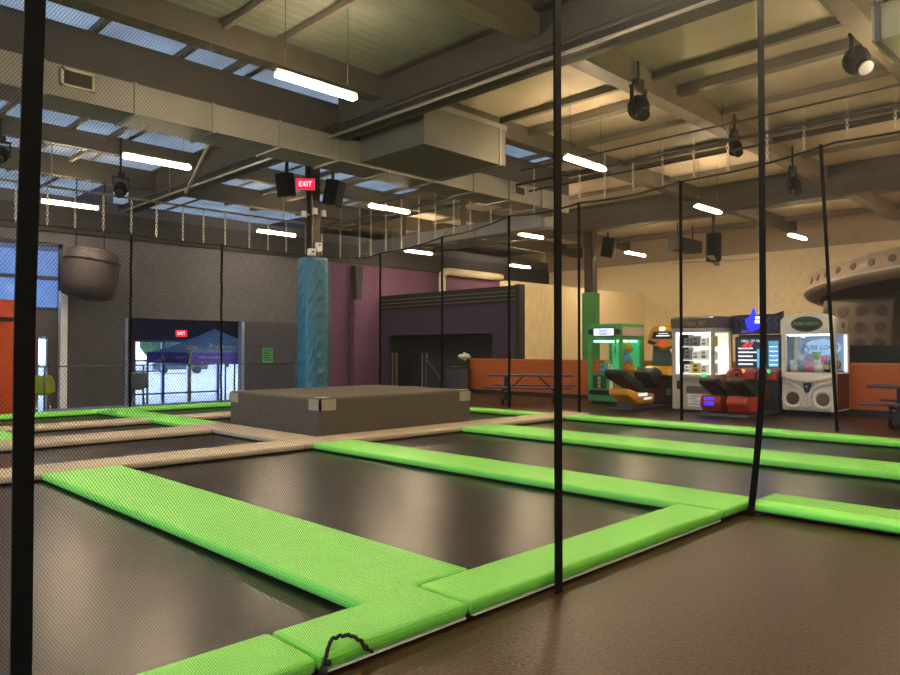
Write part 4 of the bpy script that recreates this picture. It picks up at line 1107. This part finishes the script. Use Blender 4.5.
MB().box((-.58, -1.55, .02), (.58, .1, .08)).build('floor_frame', 'rail_steel', t)
MB().box((-.45, -.035, .5), (-.25, -.0, .6)).build('coin_door', 'box_grey', t)

# --- white claw machine
loc = (16.08, 5.36, 0)
t = thing('claw_machine', 'white rounded claw machine full of plush toys, at right beside the orange wall', 'arcade machine', loc, RZ)
W, D = 1.08, .96
lower = [(-.54, .1), (.54, .1), (.54, .92), (-.54, .92)]
MB().rbox((-.54, 0, .1), (.54, D, .92), .05, 3).box((-.54, 0, .9), (-.45, .1, 1.76)).box((.45, 0, .9), (.54, .1, 1.76)).box((-.54, D-.1, .9), (-.45, D, 1.76)).box((.45, D-.1, .9), (.54, D, 1.76)).build('cabinet', 'arc_white', t, bevel=.012)
arch = [(-.54, 1.74), (.54, 1.74), (.54, 2.02)] + [(.54*math.cos(a), 2.02+.17*math.sin(a)) for a in [PI*k/14 for k in range(1, 14)]] + [(-.54, 2.02)]
MB().prism(arch, 1, -.05, .3).box((-.5, .3, 1.74), (.5, D, 2.08)).build('arched_top', 'arc_white', t, bevel=.02)
M = Matrix.Translation((0, -.055, 1.95)) @ Matrix.Rotation(R(90), 4, 'X')
MB().lathe([(0, .02), (.12, .02), (.14, 0)], n=28, M=M @ Matrix.Diagonal((2.0, 1, 1, 1))).build('oval_sign', 'arc_green_dark', t)
MB().lathe([(.13, .0), (.15, .03), (.165, 0)], n=28, M=M @ Matrix.Diagonal((1.95, 1, 1, 1))).build('oval_rim', 'arc_bronze', t)
text('oval_letters', 'FUN LOOT', .1, 'arc_tan', t, (0, -.085, 1.95), UP, .002)
MB().box((-.44, D-.08, .95), (.44, D-.05, 1.74)).build('back_panel', 'claw_lit', t)
ov = MB().lathe([(0, .01), (.17, .01), (.19, 0)], n=24, M=Matrix.Translation((.02, D-.09, 1.45)) @ Matrix.Rotation(R(90), 4, 'X') @ Matrix.Diagonal((2.0, 1, 1, 1))).build('back_sign', 'sign_sky', t)
text('back_letters', 'FUN LOOT', .15, 'navy', ov, (.0, D-.105, 1.45), UP, .002)
MB().box((-.45, .02, .95), (.45, .03, 1.76)).build('front_glass', 'glass_case', t)
MB().box((.515, .1, .92), (.525, D-.1, 1.74)).build('side_glass', 'glass_case', t)
MB().box((-.42, .06, 1.70), (.42, .1, 1.735)).box((.47, .12, .95), (.49, .16, 1.72)).box((.47, D-.14, .95), (.49, D-.1, 1.72)).build('case_lamp', 'lamp_cool', t)
cw = MB().box((-.3, .48, 1.66), (-.2, .58, 1.72)).cyl((-.25, .53, 1.5), (-.25, .53, 1.68), .02, n=8)
for a in range(3): cw.tube([(-.25, .53, 1.5), (-.25+.11*math.cos(a*2.1), .53+.11*math.sin(a*2.1), 1.42), (-.25+.05*math.cos(a*2.1), .53+.05*math.sin(a*2.1), 1.32)], .014, 5)
cw.build('claw', 'chrome', t)
# moulded front : swooping lip, two round chutes, coin unit
MB().tube([(-.5, -.03, .86), (-.35, -.08, .80), (-.15, -.11, .765), (0, -.12, .755), (.15, -.11, .765), (.35, -.08, .80), (.5, -.03, .86)], .05, 10).build('swoop_lip', 'arc_white', t)
for x in (-.3, .3):
    M = Matrix.Translation((x, -.005, .36)) @ Matrix.Rotation(R(90), 4, 'X')
    rr = MB().lathe([(.13, 0), (.15, .045), (.2, .055), (.24, .0)], n=28, M=M).build('chute_ring', 'arc_white', t)
    MB().lathe([(0, .012), (.135, .012)], n=28, M=M).build('chute_door', 'ufo_port' if x < 0 else 'arc_bronze', rr)
    MB().tube([(x*1.6, -.02, .72), (x*1.0, -.04, .68), (x*.35, -.04, .58), (x*.18, -.03, .40), (x*.3, -.03, .22), (0, -.03, .19)], .042, 8).build('moulded_curve', 'arc_white', t, loc=(0, -.02, 0))
MB().rbox((-.08, -.06, .5), (.08, 0, .72), .015).build('coin_unit', 'arc_black', t)
MB().ball((0, -.09, .62), .03, 10).build('joystick', 'chrome', t)
MB().box((.3, -.02, 1.0), (.42, .015, 1.1)).build('yellow_sticker', 'box_gold', t)
MB().box((.545, .1, .15), (.55, D-.1, .9)).build('side_art', 'arc_darkred', t)
MB().box((.545, .15, 1.8), (.55, D-.15, 2.02)).build('side_price_panel', 'paper', t)
text('side_price', '50¢', .16, 'ink', t, (.553, D/2, 1.91), (R(90), 0, R(90)), .002)
for x in (-.45, .45):
    for y in (.08, D-.08): MB().cyl((x, y, 0), (x, y, .1), .03, n=10).build('foot', 'charcoal', t)
cols_ = ['plush_white', 'plush_grey', 'plush_pink', 'plush_white', 'plush_black', 'plush_pink', 'plush_grey', 'plush_green', 'plush_white', 'plush_grey']
pos = [(-.34, .2, 0, .075), (-.19, .22, .0, .08), (-.02, .2, .0, .075), (.15, .22, 0, .08), (.33, .25, 0, .075), (.2, .45, .05, .095), (-.1, .48, .03, .1), (.0, .65, .1, .1), (-.3, .6, .03, .1), (.35, .6, .05, .095)]
cn = ['at the left front', 'second from left in front', 'in the middle front', 'right of the middle in front', 'at the right front', 'behind the front row, right', 'behind the front row, middle', 'at the back middle, highest', 'at the back left', 'at the back right']
MB().box((-.5, .05, .90), (.5, D-.05, .925)).build('toy_floor', 'arc_tan', t)
plush((16.08, 5.36, .926), [(*p_, c_) for p_, c_ in zip(pos, cols_)], 'toys in the white claw machine', ['%s plush toy %s of the white claw machine' % (c_.split('_')[1], n_) for c_, n_ in zip(cols_, cn)])

# ------------------------------------------------------------------ flying saucer behind the half wall
UX, UY = 21.5, 2.0
u = thing('flying_saucer', 'giant tan flying saucer with round portholes at the right edge', 'saucer', (UX, UY, 0))
RR = 4.97
ax = Vector((-.64, .77, 0)); TM = Matrix.Translation((0, 0, 2.95)) @ Matrix.Rotation(R(3.6), 4, ax) @ Matrix.Translation((0, 0, -2.95))
MB().lathe([(4.6, 2.80), (RR-.12, 2.84), (RR-.03, 2.89), (RR, 2.94), (RR, 2.99), (RR-.04, 3.02), (RR-.14, 3.34), (RR-.10, 3.38), (RR-.25, 3.43), (3.6, 3.62), (1.8, 3.8), (0, 3.85)], n=96, M=TM).build('saucer_body', 'ufo_tan', u)
MB().lathe([(0, 2.75), (2.6, 2.72), (4.2, 2.75), (4.62, 2.80)], n=72, M=TM).build('underside', 'ufo_dark', u)
for k in range(60):
    a = 2*PI*k/60
    if not (R(115) < a < R(285)): continue
    c_ = TM @ Vector(((RR-.10)*math.cos(a), (RR-.10)*math.sin(a), 3.18)); n_ = TM.to_3x3() @ Vector((math.cos(a), math.sin(a), .3)).normalized()
    MB().cyl(c_, c_+n_*.035, .085, n=14).build('porthole', 'ufo_port', u)
MB().lathe([(RR+.01, 2.94), (RR+.03, 2.965), (RR+.01, 2.99)], n=96, M=TM).build('rim_trim', 'pvc', u)
MB().lathe([(3.2, 0), (3.2, 1.4), (3.5, 2.75)], n=48).build('dark_drum', 'ufo_dark', u)
# pierced curved skirt panel hanging under the rim, beside the claw machine
SKX, SKY = 18.55, 5.0
sk = MB(); vs = []; fs = []
def skp(u_, v_):
    # u_ 0..1 across (left to right seen from the court), v_ 0..1 upward
    z = 1.33 + 1.25*v_; bow = .22*math.sin(PI*u_) + .12*(1-v_)**2 - .25*v_*v_
    y = SKY+.85-1.55*u_; return Vector((SKX-bow-.25*u_-UX, y-UY, z))
for i in range(25):
    for k in range(13): vs.append(skp(i/24, k/12))
for i in range(24):
    for k in range(12): q = i*13+k; fs.append((q, q+13, q+14, q+1))
sk.add(vs, fs, True); so_ = sk.build('pierced_skirt', 'ufo_cloth', u); sd = so_.modifiers.new('Solid', 'SOLIDIFY'); sd.thickness = .04; sd.offset = 1
for i in range(4):
    for k in range(3):
        uu, vv = .1+.25*i, .16+.3*k
        c_ = skp(uu, vv); n_ = (skp(uu+.02, vv)-c_).cross(skp(uu, vv+.02)-c_).normalized()
        if n_.x > 0: n_ = -n_
        MB().cyl(c_-n_*.06, c_+n_*.06, .125, n=20).build('round_hole', 'ufo_dark', u)
MB().box((-3.6, 1.6, 0), (-2.6, 4.2, 1.5)).build('plinth', 'charcoal', u)

for o in list(SC.objects):
    if o.parent or o.get('group') or not o.get('category'): continue
    k = o.name.split('.')[0]
    g = {'strip_light': 'strip lights under the roof', 'trampoline_bed': 'trampoline beds of the court', 'stage_light': 'stage lights under the roof', 'net_strap': 'black webbing straps of the nets',
         'safety_net': 'safety nets around the court', 'security_camera': 'dome cameras on the blue column', 'picnic_table': 'picnic tables by the orange wall', 'roof_beam': 'long roof beams',
         'shell_chair': 'shell chairs in the lobby', 'loudspeaker': 'loudspeakers on the columns', 'exit_sign': 'lit exit signs', 'tree': 'trees outside the entry', 'junction_box': 'boxes on the blue column', 'gate_post': 'gate posts of the frontage'}.get(k)
    if k == 'court_pad': g = 'green court pads' if 'green' in o['label'].split('pad')[0] else 'beige court pads'
    if g: o['group'] = g

# ------------------------------------------------------------------ light, world, camera
w = bpy.data.worlds.new('World'); SC.world = w; w.use_nodes = True
bg = w.node_tree.nodes['Background']; bg.inputs['Color'].default_value = (.60, .77, 1.0, 1); bg.inputs['Strength'].default_value = 9.0
def portal(loc, rot, sx, sy):
    l = bpy.data.lights.new('window_portal', 'AREA'); l.shape = 'RECTANGLE'; l.size = sx; l.size_y = sy; l.cycles.is_portal = True
    o = bpy.data.objects.new('window_portal', l); COL.objects.link(o); o.location = loc; o.rotation_euler = rot
for a, b_ in ys: portal((-8.16, (a+b_)/2, 2.9), (R(90), 0, R(-90)), b_-a, 5.0)
portal((12.05, YR+.18, .58), (R(90), 0, R(180)), 4.3, 2.36)
portal((2.16, YW+.18, 3.38), (R(90), 0, R(180)), 8.3, 1.84)
sl = bpy.data.lights.new('sun', 'SUN'); sl.energy = 3.0; sl.angle = R(2); sl.color = (1, .95, .86)
so = bpy.data.objects.new('sun', sl); COL.objects.link(so)
so.rotation_euler = Vector((.15, .75, -1.0)).to_track_quat('-Z', 'Y').to_euler()

cam = bpy.data.cameras.new('camera'); co_ = bpy.data.objects.new('camera', cam); COL.objects.link(co_)
cam.sensor_width = 36; cam.lens = 715*36/900; cam.clip_start = .05; cam.clip_end = 300
co_.location = (0, 0, 1.4); co_.rotation_euler = (R(91.0), 0, R(-45))
SC.camera = co_
vs_ = SC.view_settings
SC.display_settings.display_device = 'sRGB'
vs_.view_transform = 'Standard'; vs_.look = 'None'; vs_.gamma = 1; vs_.use_curve_mapping = False
vs_.exposure = 0.0
SC.cycles.transparent_max_bounces = 16
SC.cycles.max_bounces = 8
SC.cycles.sample_clamp_indirect = 6
